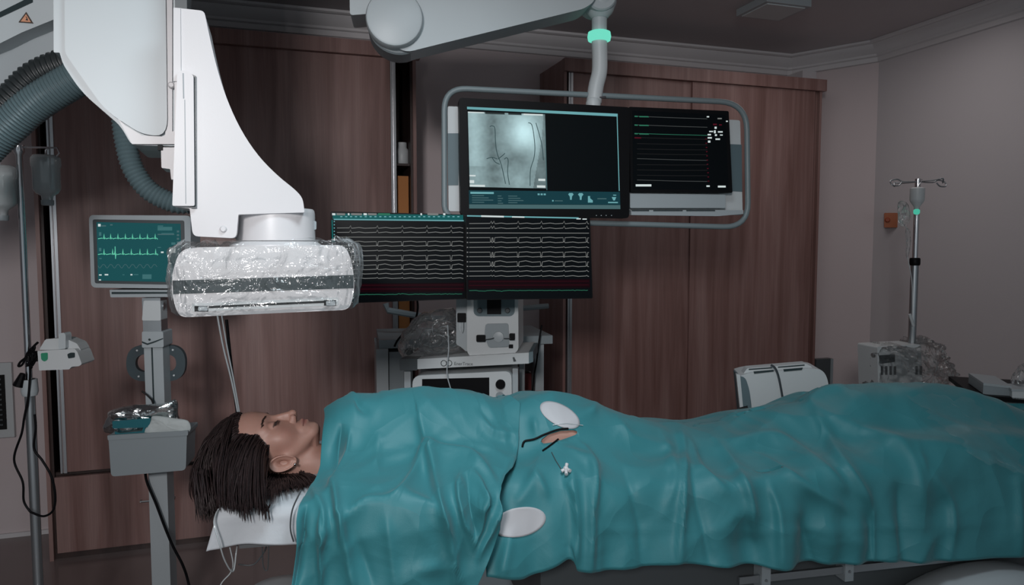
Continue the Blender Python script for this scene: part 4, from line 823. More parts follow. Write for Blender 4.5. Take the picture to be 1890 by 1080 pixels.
# ================================================================== RIGHT SIDE
fS = Fr(1688, 500, 3.05, 12)
t = thing('infusion_stand', 'chrome infusion stand with wire hook arms near the right wall', 'infusion stand', fS.pt(0, -fS.O.z, 0))
gz = -fS.O.z; v2 = fS.px(1690, 330)[1]
obj('lower_pole', lathe(NB(), fS.pt(0, 0, 0), (0, 0, 1), [(0.0155, gz+0.05), (0.0155, fS.px(1688, 485)[1])], 20), STEEL, t)
obj('upper_pole', lathe(NB(), fS.pt(0, 0, 0), (0, 0, 1), [(0.011, fS.px(1688, 490)[1]), (0.011, v2)], 20), CHROME, t)
obj('collar', lathe(NB(), fS.pt(0, 0, 0), (0, 0, 1), [(0.019, fS.px(1688, 490)[1]), (0.021, fS.px(1688, 487)[1]), (0.021, fS.px(1688, 478)[1]), (0.018, fS.px(1688, 476)[1])], 20), BLACK, t)
bm = NB()
for sgn in (1, -1):
    tube(bm, cat_spline([fS.pt(0, v2-0.012, 0), fS.pt(sgn*0.07, v2-0.014, 0), fS.pt(sgn*0.10, v2-0.004, 0.0), fS.pt(sgn*0.132, v2-0.012, 0.0), fS.pt(sgn*0.128, v2-0.03, 0.01), fS.pt(sgn*0.10, v2-0.030, 0.01), fS.pt(sgn*0.085, v2-0.016, 0.008)], 6), 0.0028, 8)
    tube(bm, cat_spline([fS.pt(0, v2-0.012, 0), fS.pt(sgn*0.01, v2-0.012, sgn*0.08), fS.pt(sgn*0.02, v2-0.008, sgn*0.11), fS.pt(sgn*0.03, v2-0.025, sgn*0.10)], 6), 0.0028, 8)
obj('hook_arms', bm, STEEL, t)
bm = NB()
for k in range(5):
    a = PI/2+2*PI*k/5; tube(bm, [fS.pt(0, gz+0.06, 0), fS.pt(0.26*math.cos(a), gz+0.035, 0.26*math.sin(a))], [0.02, 0.012], 10)
obj('star_base', bm, STEEL, t)
for k in range(5):
    a = PI/2+2*PI*k/5; obj('caster', lathe(NB(), fS.pt(0.25*math.cos(a)-0.01, gz+0.0265, 0.25*math.sin(a)), fS.U, [(0.02, 0), (0.026, 0.003), (0.026, 0.019), (0.02, 0.022)], 16), BLACK, t)
t = thing('drip_bottle', 'small pale bottle with green tip hanging at the top of the right infusion stand', 'bottle', fS.wp(1692, 388, 0.03))
O = fS.wp(1692, 386, 0.035); hh = fS.px(1692, 346, 0.035)[1]-fS.px(1692, 386, 0.035)[1]
obj('body', lathe(NB(), O, (0, 0, 1), [(0.008, 0), (0.012, hh*0.12), (0.026, hh*0.35), (0.028, hh*0.45), (0.028, hh*0.95), (0.02, hh)], 24), OFFW, t, smooth=60)
obj('green_tip', lathe(NB(), O, (0, 0, 1), [(0.008, -0.022), (0.012, -0.016), (0.012, -0.004), (0.007, 0.0)], 16), TIPGLOW, t)  # tip is no lamp; its brightness is painted in as emission
bm = NB(); tube(bm, [O+Vector((0, 0, hh)), O+Vector((0.015, 0, hh+0.02)), O+Vector((0.0, -.02, hh+0.03))], 0.002, 6); obj('hanger', bm, CHROME, t)
blob_bag('fluid_bag', fS, [(1659, 372), (1676, 378), (1677, 412), (1661, 416), (1658, 395)], 0.0, 0.015, FILM2, 'limp clear fluid bag hanging left of the right infusion stand pole', 'bag', n1=60, crump=0.01)
blob_bag('drip_chamber', fS, [(1672, 424), (1679, 424), (1680, 448), (1676, 474), (1673, 474), (1674, 448)], 0.0, 0.012, FILM2, 'thin clear drip chamber dangling under the fluid bag', 'drip chamber', n1=48, crump=0.006)
bm = NB(); tube(bm, pxs(fS, [(1668, 414), (1676, 425)], 0.0), 0.002, 6); tube(bm, cat_spline(pxs(fS, [(1675, 474), (1683, 520), (1684, 570), (1684, 600), (1686, 640)], 0.018), 6), 0.002, 6); tube(bm, pxs(fS, [(1679, 580), (1686, 602)], 0.022), 0.006, 8)
o = obj('drip_line', bm, OFFW, smooth=60); tag(o, 'thin pale drip line with roller clamp along the right infusion stand pole', 'tubing')
# orange wall box
def onwall(x, y): return onX(x, y, XR)
t = thing('wall_call_box', 'small orange box fixed on the wall left of the right infusion stand', 'wall box', onX(1642, 420, XR-0.02))
fO = Fr(1642, 406, (onX(1642, 406, XR)-CAM).dot(fw)-0.02, -25)
obj('body', prism(NB(), fO, rr(R4(1632, 393, 1657, 420), 2), 0.020, 0.05), ORANGE, t, 0.004)
obj('button', lathe(NB(), fO.wp(1638, 406, 0.020), fO.W, [(0.014, 0), (0.014, 0.006), (0.01, 0.01)], 20), mat('dark_orange', (0.30, 0.05, 0.01), .5), t)
# wrapped pump on right stand
t = thing('syringe_pump', 'white pump unit with dark panel fixed on the right infusion stand under plastic film', 'pump', fS.wp(1668, 740, 0.02))
obj('body', prism(NB(), fS, rr([(1619, 640), (1700, 636), (1704, 760), (1622, 762)], 4), 0.05, 0.12), OFFW, t, 0.005)
obj('display', prism(NB(), fS, rr([(1623, 656), (1652, 654), (1652, 668), (1624, 672)], 2), 0.0515, 0.003), BAND, t)
bm = NB()
for x in (1626, 1634, 1642, 1650, 1690, 1698): prism(bm, fS, R4(x, 676, x+4, 692), 0.0515, 0.003)
obj('keys', bm, DGREY, t)
blob_bag('plastic_cover', fS, [(1612, 760), (1613, 700), (1618, 640), (1650, 636), (1680, 640), (1700, 622), (1722, 640), (1728, 680), (1732, 705), (1722, 716), (1705, 760)], 0.02, 0.24, FILM2, 'crumpled clear plastic wrapped over the pump on the right infusion stand', 'plastic cover', n1=130, n2=36, crump=0.05, seed=7)
# white ultrasound style unit behind the table
fU = Fr(1440, 720, 2.45, -8)
t = thing('equipment_unit', 'white rounded equipment unit with dark strap behind the draped legs', 'equipment unit', fU.pt(0, -fU.O.z, -0.05))
obj('front_shell', prism(NB(), fU, rr([(1366, 694), (1382, 689), (1500, 680), (1519, 683), (1529, 702), (1533, 800), (1392, 830), (1386, 735), (1378, 705)], [2, 10, 6, 14, 16, 4, 4, 16, 12]), 0.0, 0.14), OFFW, t, 0.006)
obj('side_panel', prism(NB(), fU, rr([(1364, 694), (1376, 697), (1384, 722), (1391, 800), (1374, 800)], [2, 8, 12, 2, 2]), 0.004, 0.12), TEALP, t, 0.003)
obj('back_plate', prism(NB(), fU, [(1359, 691), (1366, 692), (1376, 800), (1371, 800)], 0.008, 0.02), OFFW, t, 0.001)
bm = NB(); prism(bm, fU, rr([(1370, 693), (1379, 680), (1488, 671), (1499, 678), (1501, 684), (1376, 693)], 3), -0.02, 0.05); obj('top_rail', bm, OFFW, t, 0.003)
for q in ([(1391, 686), (1428, 683), (1428, 686), (1392, 690)], [(1446, 682), (1482, 679), (1480, 683), (1447, 686)], [(1382, 681), (1425, 678), (1425, 680), (1382, 683)], [(1436, 677), (1485, 673), (1485, 675), (1436, 679)]): obj('rail_slot', prism(NB(), fU, q, 0.0025 if q[0][1] > 681.5 else -0.0185, 0.004), BAND, t)
bm = NB(); sp_ = cat_spline(pxs(fU, [(1423, 674), (1430, 679), (1436, 692), (1442, 720), (1448, 760)], 0.004), 6); tube(bm, sp_, 0.0055, 8, flat=0.5); obj('strap', bm, STRAPM, t)
bm = NB(); tube(bm, pxs(fU, [(1365, 754), (1380, 752)], 0.012), [0.003, 0.006], 8); obj('lever', bm, BLACK, t)
gz = -fU.O.z; uc = fU.px(1450, 800)[0]
obj('column', boxf(NB(), fU, uc-0.04, uc+0.04, gz+0.06, fU.px(1450, 795)[1], -0.11, -0.03), LGREY, t, 0.006)
obj('base', boxf(NB(), fU, uc-0.2, uc+0.2, gz+0.002, gz+0.06, -0.25, 0.10), LGREY, t, 0.01)
# side table at right
fZ = Fr(1850, 730, 2.45, -20)
t = thing('instrument_table', 'dark tray table beyond the draped legs at the right edge of the photo', 'table', fZ.pt(0.1, -fZ.O.z, -0.2))
gz = -fZ.O.z; va = fZ.px(1850, 735)[1]
u0 = fZ.px(1797, 725)[0]
obj('tray', boxf(NB(), fZ, u0, u0+0.62, va-0.012, va+0.004, -0.38, 0.0), BLACK, t, 0.004)
obj('frame', boxf(NB(), fZ, u0+0.02, u0+0.60, va-0.04, va-0.012, -0.36, -0.02), STEEL, t, 0.003)
for du in (0.05, 0.57):
    for ww in (-0.05, -0.33): obj('leg', boxf(NB(), fZ, u0+du-0.012, u0+du+0.012, gz, va-0.04, ww-0.012, ww+0.012), STEEL, t, 0.003)
bm = NB(); rows = []
for i in range(61):
    uu = u0-0.02+0.66*i/60; rows.append([bm.verts.new(fZ.pt(uu, va-0.013-0.55*k/24, 0.012+0.012*math.sin(uu*40+k*0.1)*(k/24)**.6+0.006*math.sin(uu*91))) for k in range(25)])
for A, B in zip(rows, rows[1:]):
    for k in range(24): bm.faces.new((A[k], A[k+1], B[k+1], B[k]))
o = obj('table_cover', bm, DRAPE, smooth=60); md = o.modifiers.new('s', 'SOLIDIFY'); md.thickness = 0.0015; tag(o, 'teal cloth hanging from the dark tray table at the right edge', 'table cover')
t = thing('instrument_case', 'flat grey case lying on the dark tray table at the right edge', 'case', fZ.pt(u0+0.1, va+0.004, -0.1))
obj('body', prism(NB(), fZ, rr([(1815, 711), (1866, 717), (1866, 735.5), (1814, 727)], 1), -0.03, 0.20), GREYP, t, 0.002)
obj('lid', prism(NB(), fZ, [(1815, 707), (1868, 713), (1868, 717.5), (1815, 711.5)], -0.028, 0.205), LGREY, t, 0.002)
t = thing('white_box', 'small white carton on the dark tray table, right of the grey case', 'box', fZ.pt(u0+0.25, va+0.004, -0.1))
obj('body', prism(NB(), fZ, [(1868, 722), (1925, 724), (1925, 741), (1868, 736)], 0.0, 0.10), OFFW, t, 0.002)
obj('lid', prism(NB(), fZ, [(1867, 718), (1926, 720), (1926, 724.5), (1867, 722.5)], 0.002, 0.104), LGREY, t, 0.001)
blob_bag('plastic_wrap', fZ, [(1872, 716), (1868, 700), (1880, 682), (1895, 672), (1915, 690), (1915, 716)], -0.10, 0.08, FILM2, 'crumpled clear wrap on the grey case at the right edge', 'plastic wrap', crump=0.02, seed=5)
# ================================================================== TABLE, PATIENT AND DRAPES
fA = Fr(500, 800, 1.74, 12)          # vertical plane along the middle of the table
def AZ(v): return v                   # v is relative to fA.O.z
GZ = -fA.O.z                          # floor
TT = 0.800+GZ                         # table top
t = TABLE = thing('operating_table', 'long procedure table with steel side rail under the teal drapes', 'table', fA.pt(1.0, GZ, 0))
obj('tabletop', boxf(NB(), fA, -0.04, 2.6, TT-0.035, TT, -0.24, 0.24), mat('carbon_tabletop', (0.10, 0.105, 0.11), .5), t, 0.008)
fa_r = 0.262
uA_, vA_ = fA.px(1400, 1064, fa_r); uB_, vB_ = fA.px(1570, 1052, fa_r)
vr = (vA_+vB_)/2
obj('side_rail', boxf(NB(), fA, uA_-0.05, 2.5, vr-0.012, vr+0.006, fa_r-0.008, fa_r), STEEL, t, 0.002)
for x in (1412, 1565):
    u = fA.px(x, 1050, fa_r)[0]
    br = obj('rail_bracket', boxf(NB(), fA, u-0.012, u+0.012, vr-0.03, TT-0.03, fa_r-0.03, fa_r+0.006), GREYP, t, 0.003)
    obj('bolt', lathe(NB(), fA.pt(u, vr-0.005, fa_r+0.006), fA.W, [(0.004, 0), (0.003, 0.003)], 10), STEEL, br)
obj('table_base_frame', boxf(NB(), fA, 0.62, 2.5, vr-0.14, TT-0.035, -0.18, 0.20), DGREY, t, 0.01)
bm = NB(); boxf(bm, fA, 1.20, 1.95, GZ+0.0, vr-0.14, -0.20, 0.18); obj('pedestal', bm, LGREY, t, 0.04, 4)
bm = NB(); c = P(1830, 1370, 1.85); lathe(bm, c, fA.W, [(0.43, -0.10), (0.45, -0.06), (0.45, 0.02), (0.42, 0.05)], 64); obj('drive_cover', bm, LGREY, t, smooth=50)
# mattress pad with white sheet at head
o = obj('mattress', boxf(NB(), fA, -0.06, 2.4, TT+0.0005, TT+0.045, -0.235, 0.235), mat('mattress_grey', (0.12, 0.13, 0.13), .6), bev=0.015); tag(o, 'thin grey table mattress hidden under the drapes and the white sheet', 'mattress')
# sheet
def sheet():
    V = []; nu, nv = 60, 50
    uu0 = fA.px(404, 960, 0.24)[0]; vtop_ = TT+0.050; z_low = fA.px(480, 1011, 0.255)[1]
    prof = [(-0.25, z_low), (-0.248, vtop_-0.01), (-0.22, vtop_+0.004), (0.0, vtop_+0.004), (0.15, vtop_+0.008), (0.225, vtop_+0.004), (0.247, vtop_-0.012), (0.252, (vtop_+z_low)/2), (0.258, z_low)]
    sp = cat_spline([(a, b, 0) for a, b in prof], 7); m_ = len(sp)
    for i in range(nu+1):
        s = i/nu; u = uu0 + s*0.42
        for j, q in enumerate(sp):
            k = noise.noise(Vector((u*18, q.y*6, q.x*3)))*0.006
            hang = max(0, (vtop_-q.y)/(vtop_-z_low))
            tt = math.sin(u*45)*0.006*hang
            vv = q.y + (0.004*math.sin(u*30+1) - 0.018*max(0, 1-s*6) if False else 0) + 0.010*hang*math.sin(s*7+0.5)
            V.append(fA.pt(u - hang*0.01*(1 if s < 0.02 else 0) - 0.012*hang*(1-s), vv+k*(1-hang), q.x + (tt+k)*(1 if q.x > 0 else -1)))
    Fs = [(i*m_+j, i*m_+j+1, (i+1)*m_+j+1, (i+1)*m_+j) for i in range(nu) for j in range(m_-1)]
    me = bpy.data.meshes.new('table_sheet'); me.from_pydata([tuple(x) for x in V], [], Fs)
    o = link_mesh('table_sheet', me, SHEET, smooth=60); md = o.modifiers.new('s', 'SOLIDIFY'); md.thickness = 0.002; md.offset = 1
    return tag(o, 'white paper sheet over the head end of the table under the dark hair', 'sheet')
sheet()
# ---- silhouette heights
SIL = [(560, 800), (592, 785), (625, 752), (655, 736), (700, 739), (780, 728), (830, 731), (880, 740), (918, 748), (945, 741), (975, 729), (1010, 724), (1060, 734), (1110, 752), (1150, 765), (1210, 782), (1300, 788), (1340, 784), (1380, 771), (1430, 757), (1480, 744), (1500, 732), (1530, 719), (1580, 713), (1640, 710), (1700, 709), (1745, 712), (1790, 728), (1850, 752), (1900, 775), (1980, 800), (2200, 830)]
SU = []; SV = []
for x, y in SIL:
    a, b = fA.px(x, y, -0.03); SU.append(a); SV.append(b)
SU = np.array(SU); SV = np.array(SV)
def topv(u): return np.interp(u, SU, SV)
def px_of(V):
    d = V-np.array(CAM); z = d@np.array(fw); return 945+F*(d@np.array(rt))/z, 540-F*(d@np.array(up))/z
O3, U3, W3 = np.array(fA.O), np.array(fA.U), np.array(fA.W)
def world(u, v, w): return O3 + u[..., None]*U3 + w[..., None]*W3 + v[..., None]*np.array([0, 0, 1.0])
def normals(G):
    du = np.gradient(G, axis=0); dv = np.gradient(G, axis=1); n = np.cross(dv, du); return n/np.maximum(np.linalg.norm(n, axis=2, keepdims=True), 1e-9)
def seg_dist(px, py, pts):
    best = np.full(px.shape, 1e9); sgn = np.ones(px.shape); tt = np.zeros(px.shape); L_ = [0]
    for a, b in zip(pts, pts[1:]): L_.append(L_[-1]+math.hypot(b[0]-a[0], b[1]-a[1]))
    for i, (a, b) in enumerate(zip(pts, pts[1:])):
        dx, dy = b[0]-a[0], b[1]-a[1]; l2 = dx*dx+dy*dy
        t = np.clip(((px-a[0])*dx+(py-a[1])*dy)/l2, 0, 1); qx = a[0]+t*dx; qy = a[1]+t*dy
        d = np.hypot(px-qx, py-qy); m_ = d < best
        best = np.where(m_, d, best); sgn = np.where(m_, np.sign((px-a[0])*dy-(py-a[1])*dx), sgn); tt = np.where(m_, (L_[i]+t*math.sqrt(l2))/L_[-1], tt)
    return best, sgn, tt
def spl2(pts): return [(q.x, q.y) for q in cat_spline([(a, b, 0) for a, b in pts], 5)]
def facets(U_, T_, seed, f1=7.0, f2=4.0, amp=0.011):
    a = fnoise(U_+0.15*fnoise(U_, T_, 4, 3, seed+9), T_, f1, f2, seed); b = fnoise(U_*0.8+T_*0.7, T_-U_*0.35, f1*1.1, f2, seed+3)
    return amp*((0.35-np.abs(a))*1.3 + (0.3-np.abs(b)))
def creases(G, lst):
    """folds of the cloth: (polyline, width, height, one-sidedness)"""
    x, y = px_of(G.reshape(-1, 3)); x = x.reshape(G.shape[:2]); y = y.reshape(G.shape[:2])
    N_ = normals(G); N_ = np.where((N_@(-np.array(fw)))[..., None] < 0, -N_, N_); D = np.zeros(x.shape)
    for pts, wd, A, side in lst:
        d, s, t = seg_dist(x, y, spl2(pts))
        wl = wd*np.where(s > 0, 1+side, 1-side); wl = np.maximum(wl, 6.0)
        D += 1.5*A*np.exp(-(np.sqrt((d/wl)**2+0.05)-0.22)*1.5)*np.sin(np.clip(t*0.94+0.04, 0, 1)*math.pi)**0.4
    for _ in range(1):
        D[1:-1] = (D[:-2]+2*D[1:-1]+D[2:])/4; D[:, 1:-1] = (D[:, :-2]+2*D[:, 1:-1]+D[:, 2:])/4
    return G + N_*D[..., None]
def fnoise(u, t, f1, f2, seed):
    out = np.zeros(u.shape); a = u.ravel(); b = t.ravel(); r_ = np.array([noise.noise(Vector((p_*f1, q_*f2, seed))) for p_, q_ in zip(a, b)]); return r_.reshape(u.shape)
def grid_obj(name, G, m, smooth=60, mask=None, solid=0.0012, flip=False):
    nu, nt = G.shape[:2]; V = [tuple(p_) for p_ in G.reshape(-1, 3)]
    Fs = [(i*nt+j, i*nt+j+1, (i+1)*nt+j+1, (i+1)*nt+j) for i in range(nu-1) for j in range(nt-1) if mask is None or mask[i, j]]
    me = bpy.data.meshes.new(name); me.from_pydata(V, [], Fs)
    b = bmesh.new(); b.from_mesh(me); loose = [v_ for v_ in b.verts if not v_.link_faces]; bmesh.ops.delete(b, geom=loose, context='VERTS'); b.to_mesh(me); b.free()
    o = link_mesh(name, me, m, smooth=smooth)
    if solid: md = o.modifiers.new('s', 'SOLIDIFY'); md.thickness = solid; md.offset = 0
    return o
# cross-section of the body under cloth: (w, height weight, absolute)
def section(u, tv, hem, bulge, near_w, far_hem=-0.15):
    """returns list of (w, v) control points from far hem to near hem"""
    e = TT+0.02
    return [(-0.36-0.02, TT+far_hem), (-0.34, e-0.03), (-0.27, e+(tv-e)*0.45), (-0.17, tv-0.035*min(1, max(0.1, (tv-e)/0.15))), (-0.05, tv), (0.06, tv-0.006), (0.15, tv-0.10*min(1, (tv-e)/0.2)-0.0), (0.235, e+(tv-e)*0.36), (near_w-0.015, e+bulge), (near_w+0.005, TT-0.055), (near_w+0.012, (TT-0.055+hem)/2), (near_w+0.018, hem)]
def build(us, hemf, bulgef, nearf, nt=150):
    cols = []
    for u in us:
        c_ = section(u, float(topv(u)), hemf(u), bulgef(u), nearf(u)); sp = cat_spline([(a, b, 0) for a, b in c_], 14)
        A = np.array([(q.x, q.y) for q in sp]); d = np.concatenate([[0], np.cumsum(np.linalg.norm(np.diff(A, axis=0), axis=1))]); d /= d[-1]
        t = np.linspace(0, 1, nt); cols.append(np.stack([np.interp(t, d, A[:, 0]), np.interp(t, d, A[:, 1])], 1))
    return np.array(cols)     # nu, nt, (w,v)
def smooth_u(A, k):
    for _ in range(k): A[1:-1] = (A[:-2]+2*A[1:-1]+A[2:])/4
    return A
def smooth_t(A, k):
    for _ in range(k): A[:, 1:-1] = (A[:, :-2]+2*A[:, 1:-1]+A[:, 2:])/4
    return A
# ---- lower drape
HEM = [(900, 1062), (927, 1063), (962, 1067), (1000, 1056), (1050, 1031), (1057, 1036), (1062, 1054), (1090, 1055), (1155, 1051), (1245, 1041), (1252, 1038), (1338, 1044), (1440, 1046), (1566, 1040), (1660, 1036), (1750, 1036), (1890, 1024), (2050, 1010), (2300, 1000)]
NW = 0.30
HU = []; HV = []
for x, y in HEM: a, b = fA.px(x, y, NW+0.018); HU.append(a); HV.append(b)
nu = 480; uS0 = fA.px(880, 900, 0.2)[0]; us = np.linspace(uS0, 2.70, nu)
S = build(us, lambda u: float(np.interp(u, HU, HV)), lambda u: 0.012, lambda u: NW)
S = smooth_u(S, 2)
Tt = np.linspace(0, 1, 150)[None, :].repeat(nu, 0); Uu = us[:, None].repeat(150, 1)
G = world(Uu, S[..., 1], S[..., 0])
hang = np.clip((TT+0.03-S[..., 1])/0.12, 0, 1)*(S[..., 0] > 0)
wav = (0.010*np.sin(Uu*23+1.0+3*np.sin(Uu*5))+0.006*np.sin(Uu*57+2.3+Tt*3+2*np.sin(Uu*9)))*(0.35+0.9*np.abs(np.sin(Uu*3.3+0.6)))
G = G + (hang*wav)[..., None]*W3 + (0.006*fnoise(Uu, Tt, 9, 7, 1.5)*np.minimum(1, (1-Tt)*10+0.3))[..., None]*np.array([0, 0, 1.0]) + (0.012*fnoise(Uu, Tt, 7, 6, 9.5))[..., None]*W3*0.6
low = [
 ([(1505, 770), (1550, 852), (1586, 905), (1607, 950)], 14, 0.014, 0.4), ([(1607, 945), (1609, 1040)], 8, 0.010, 0.5),
 ([(1354, 815), (1403, 805), (1436, 807), (1468, 827), (1525, 868), (1560, 905)], 14, 0.012, -0.3), ([(1403, 844), (1460, 880), (1525, 917), (1565, 945)], 13, 0.012, -0.4),
 ([(1277, 823), (1293, 868), (1342, 905)], 12, 0.012, -0.4), ([(1328, 827), (1374, 900), (1391, 985)], 12, 0.013, 0.4), ([(1420, 900), (1436, 950), (1442, 1045)], 9, 0.010, 0.5),
 ([(1692, 840), (1705, 870)], 9, 0.006, 0.3), ([(1725, 884), (1755, 942), (1748, 1040)], 9, 0.010, 0.5), ([(1876, 884), (1880, 1026)], 9, 0.009, 0.5),
 ([(1255, 800), (1262, 870), (1254, 960), (1252, 1040)], 8, 0.016, 0.6), ([(1262, 835), (1300, 985), (1310, 1045)], 10, -0.008, 0.2),
 ([(1078, 827), (1099, 869), (1094, 939), (1091, 1055)], 9, 0.016, -0.5), ([(1054, 870), (1062, 950), (1059, 1050)], 8, 0.014, 0.5), ([(1040, 830), (1082, 852)], 10, 0.009, 0.0),
 ([(1043, 886), (1060, 925)], 8, 0.008, 0.3), ([(1000, 850), (975, 900), (950, 930)], 14, 0.010, 0.3), ([(990, 880), (1010, 915)], 8, 0.009, -0.3), ([(1225, 820), (1245, 880), (1228, 935)], 14, 0.011, 0.3),
 ([(985, 775), (990, 800)], 6, 0.008, 0.0), ([(1096, 975), (1180, 979), (1250, 975)], 5, 0.0025, 0.3), ([(1256, 972), (1400, 982), (1560, 976), (1700, 972), (1890, 960)], 5, 0.002, 0.3),
 ([(1490, 750), (1520, 728), (1560, 716)], 10, 0.012, 0.3), ([(1500, 752), (1640, 820), (1760, 830), (1890, 870)], 18, 0.012, 0.2), ([(1700, 760), (1790, 800), (1890, 815)], 14, 0.010, 0.0), ([(1600, 800), (1680, 845), (1700, 930)], 16, 0.009, 0.3),
 ([(1150, 860), (1180, 960), (1185, 1050)], 12, -0.007, 0.0), ([(1480, 960), (1500, 1045)], 10, -0.008, 0.0), ([(1660, 900), (1670, 1036)], 12, -0.008, 0.0), ([(1345, 770), (1400, 765), (1470, 770)], 12, 0.006, 0.0),
 ([(940, 990), (925, 1065)], 10, 0.012, 0.2), ([(1140, 775), (1170, 810), (1240, 830)], 12, 0.007, 0.2), ([(1100, 745), (1090, 760)], 6, 0.008, 0.0)]
N0 = normals(G); N0 = np.where((N0@(-np.array(fw)))[..., None] < 0, -N0, N0)
G = G + (facets(Uu, Tt*1.3, 21.0)*np.clip((Tt-0.25)*6, 0, 1))[..., None]*N0
G = creases(G, low)
xx, yy = px_of(G.reshape(-1, 3)); xx = xx.reshape(nu, 150); yy = yy.reshape(nu, 150)
HOLE = [(996, 814), (1012, 802), (1035, 795), (1058, 794), (1068, 797), (1062, 803), (1040, 811), (1020, 817), (1003, 819)]
def inpoly(x, y, poly):
    r_ = np.zeros(x.shape, bool); n = len(poly)
    for i in range(n):
        (x1, y1), (x2, y2) = poly[i], poly[(i+1) % n]
        c_ = ((y1 > y) != (y2 > y)) & (x < (x2-x1)*(y-y1)/((y2-y1) if y2 != y1 else 1e-9)+x1); r_ ^= c_
    return r_
front = (S[..., 0] > 0.0)
hole = inpoly(xx, yy, HOLE) & front
LG = G.copy(); keep = ~hole[:-1, :-1]
bvh_low = BVHTree.FromPolygons([tuple(p_) for p_ in LG.reshape(-1, 3)], [(i*150+j, i*150+j+1, (i+1)*150+j+1, (i+1)*150+j) for i in range(nu-1) for j in range(149)])
rm = np.zeros((nu, 150), bool); kp = np.zeros((nu, 150), bool)
for i_, j_ in ((0, 0), (0, 1), (1, 0), (1, 1)):
    rm[i_:nu-1+i_, j_:149+j_] |= ~keep; kp[i_:nu-1+i_, j_:149+j_] |= keep
for i, j in zip(*np.nonzero(rm & kp)):
    best = None
    for (x1, y1), (x2, y2) in zip(HOLE, HOLE[1:]+HOLE[:1]):
        t_ = max(0, min(1, ((xx[i, j]-x1)*(x2-x1)+(yy[i, j]-y1)*(y2-y1))/((x2-x1)**2+(y2-y1)**2))); qx, qy = x1+t_*(x2-x1), y1+t_*(y2-y1); dq = math.hypot(qx-xx[i, j], qy-yy[i, j])
        if best is None or dq < best[0]: best = (dq, qx, qy)
    h_ = bvh_low.ray_cast(CAM, ray(best[1], best[2]).normalized())[0]
    if h_ is not None and best[0] < 9: G[i, j] = h_
LOW = grid_obj('surgical_drape', G, DRAPE, mask=keep)
tag(LOW, 'long teal surgical drape over the hips and legs with two white oval patches', 'drape')
# ---- chest drape
nu2 = 330; nt2 = 170
tl = [(0.0, 600), (0.35, 600), (0.5, 592)]
# left and right borders in image positions with their w
def bord(pts):     # list of (w, x, y) -> arrays
    return [(w_, fA.px(x, y, w_)[0]) for w_, x, y in pts]
NW2 = 0.335
tvmid = 0.0
LB = bord([(-0.36, 640, 900), (-0.2, 628, 760), (-0.03, 604, 775), (0.06, 600, 800), (0.15, 592, 850), (0.235, 568, 900), (NW2, 548, 960)])
RB = bord([(-0.36, 940, 900), (-0.2, 935, 760), (-0.03, 928, 748), (0.06, 962, 806), (0.15, 956, 850), (0.235, 942, 900), (NW2, 918, 965)])
usc = np.linspace(0, 1, nu2)
base_u = np.linspace(fA.px(560, 800, 0)[0], fA.px(975, 800, 0)[0], 200)
def hem2(u): return float(fA.px(700, 1150, NW2)[1])
SB = build(base_u, hem2, lambda u: 0.03, lambda u: NW2+0.02*math.sin((u-base_u[0])/(base_u[-1]-base_u[0])*math.pi), nt2)
SB = smooth_u(SB, 3)
# map: for each t, u range from borders by w/v
G2 = np.zeros((nu2, nt2, 3)); W2 = np.zeros((nu2, nt2)); V2 = np.zeros((nu2, nt2)); UU2 = np.zeros((nu2, nt2))
wl = [a for a, b in LB]; ul = [b for a, b in LB]; wr = [a for a, b in RB]; ur = [b for a, b in RB]
for j in range(nt2):
    wm = SB[100, j, 0]; vm = SB[100, j, 1]
    a = np.interp(wm, wl, ul); b = np.interp(wm, wr, ur)
    if wm > 0.30 and vm < TT:      # hanging part: borders keep drifting left
        k = (TT-vm); a -= k*0.14; b -= min(k, 0.14)*0.42
    u = a+(b-a)*usc; UU2[:, j] = u
    V2[:, j] = np.interp(u, base_u, SB[:, j, 1]); W2[:, j] = np.interp(u, base_u, SB[:, j, 0])
V2 += 0.014*(W2 > -0.3); W2 = np.where(W2 > 0, W2+0.012*np.clip(W2/0.2, 0, 1), W2)
G2 = world(UU2, V2, W2)
T2 = np.linspace(0, 1, nt2)[None, :].repeat(nu2, 0); A2_ = usc[:, None].repeat(nt2, 1)
hang = np.clip((TT+0.03-V2)/0.15, 0, 1)*(W2 > 0)
G2 = G2 + (hang*(0.012*np.sin(UU2*26+0.5)+0.008*np.sin(UU2*47+T2*5)))[..., None]*W3 + (0.010*fnoise(UU2, T2, 6, 5, 4.5))[..., None]*W3 + (0.005*fnoise(UU2, T2, 9, 9, 2.5))[..., None]*np.array([0, 0, 1.0])
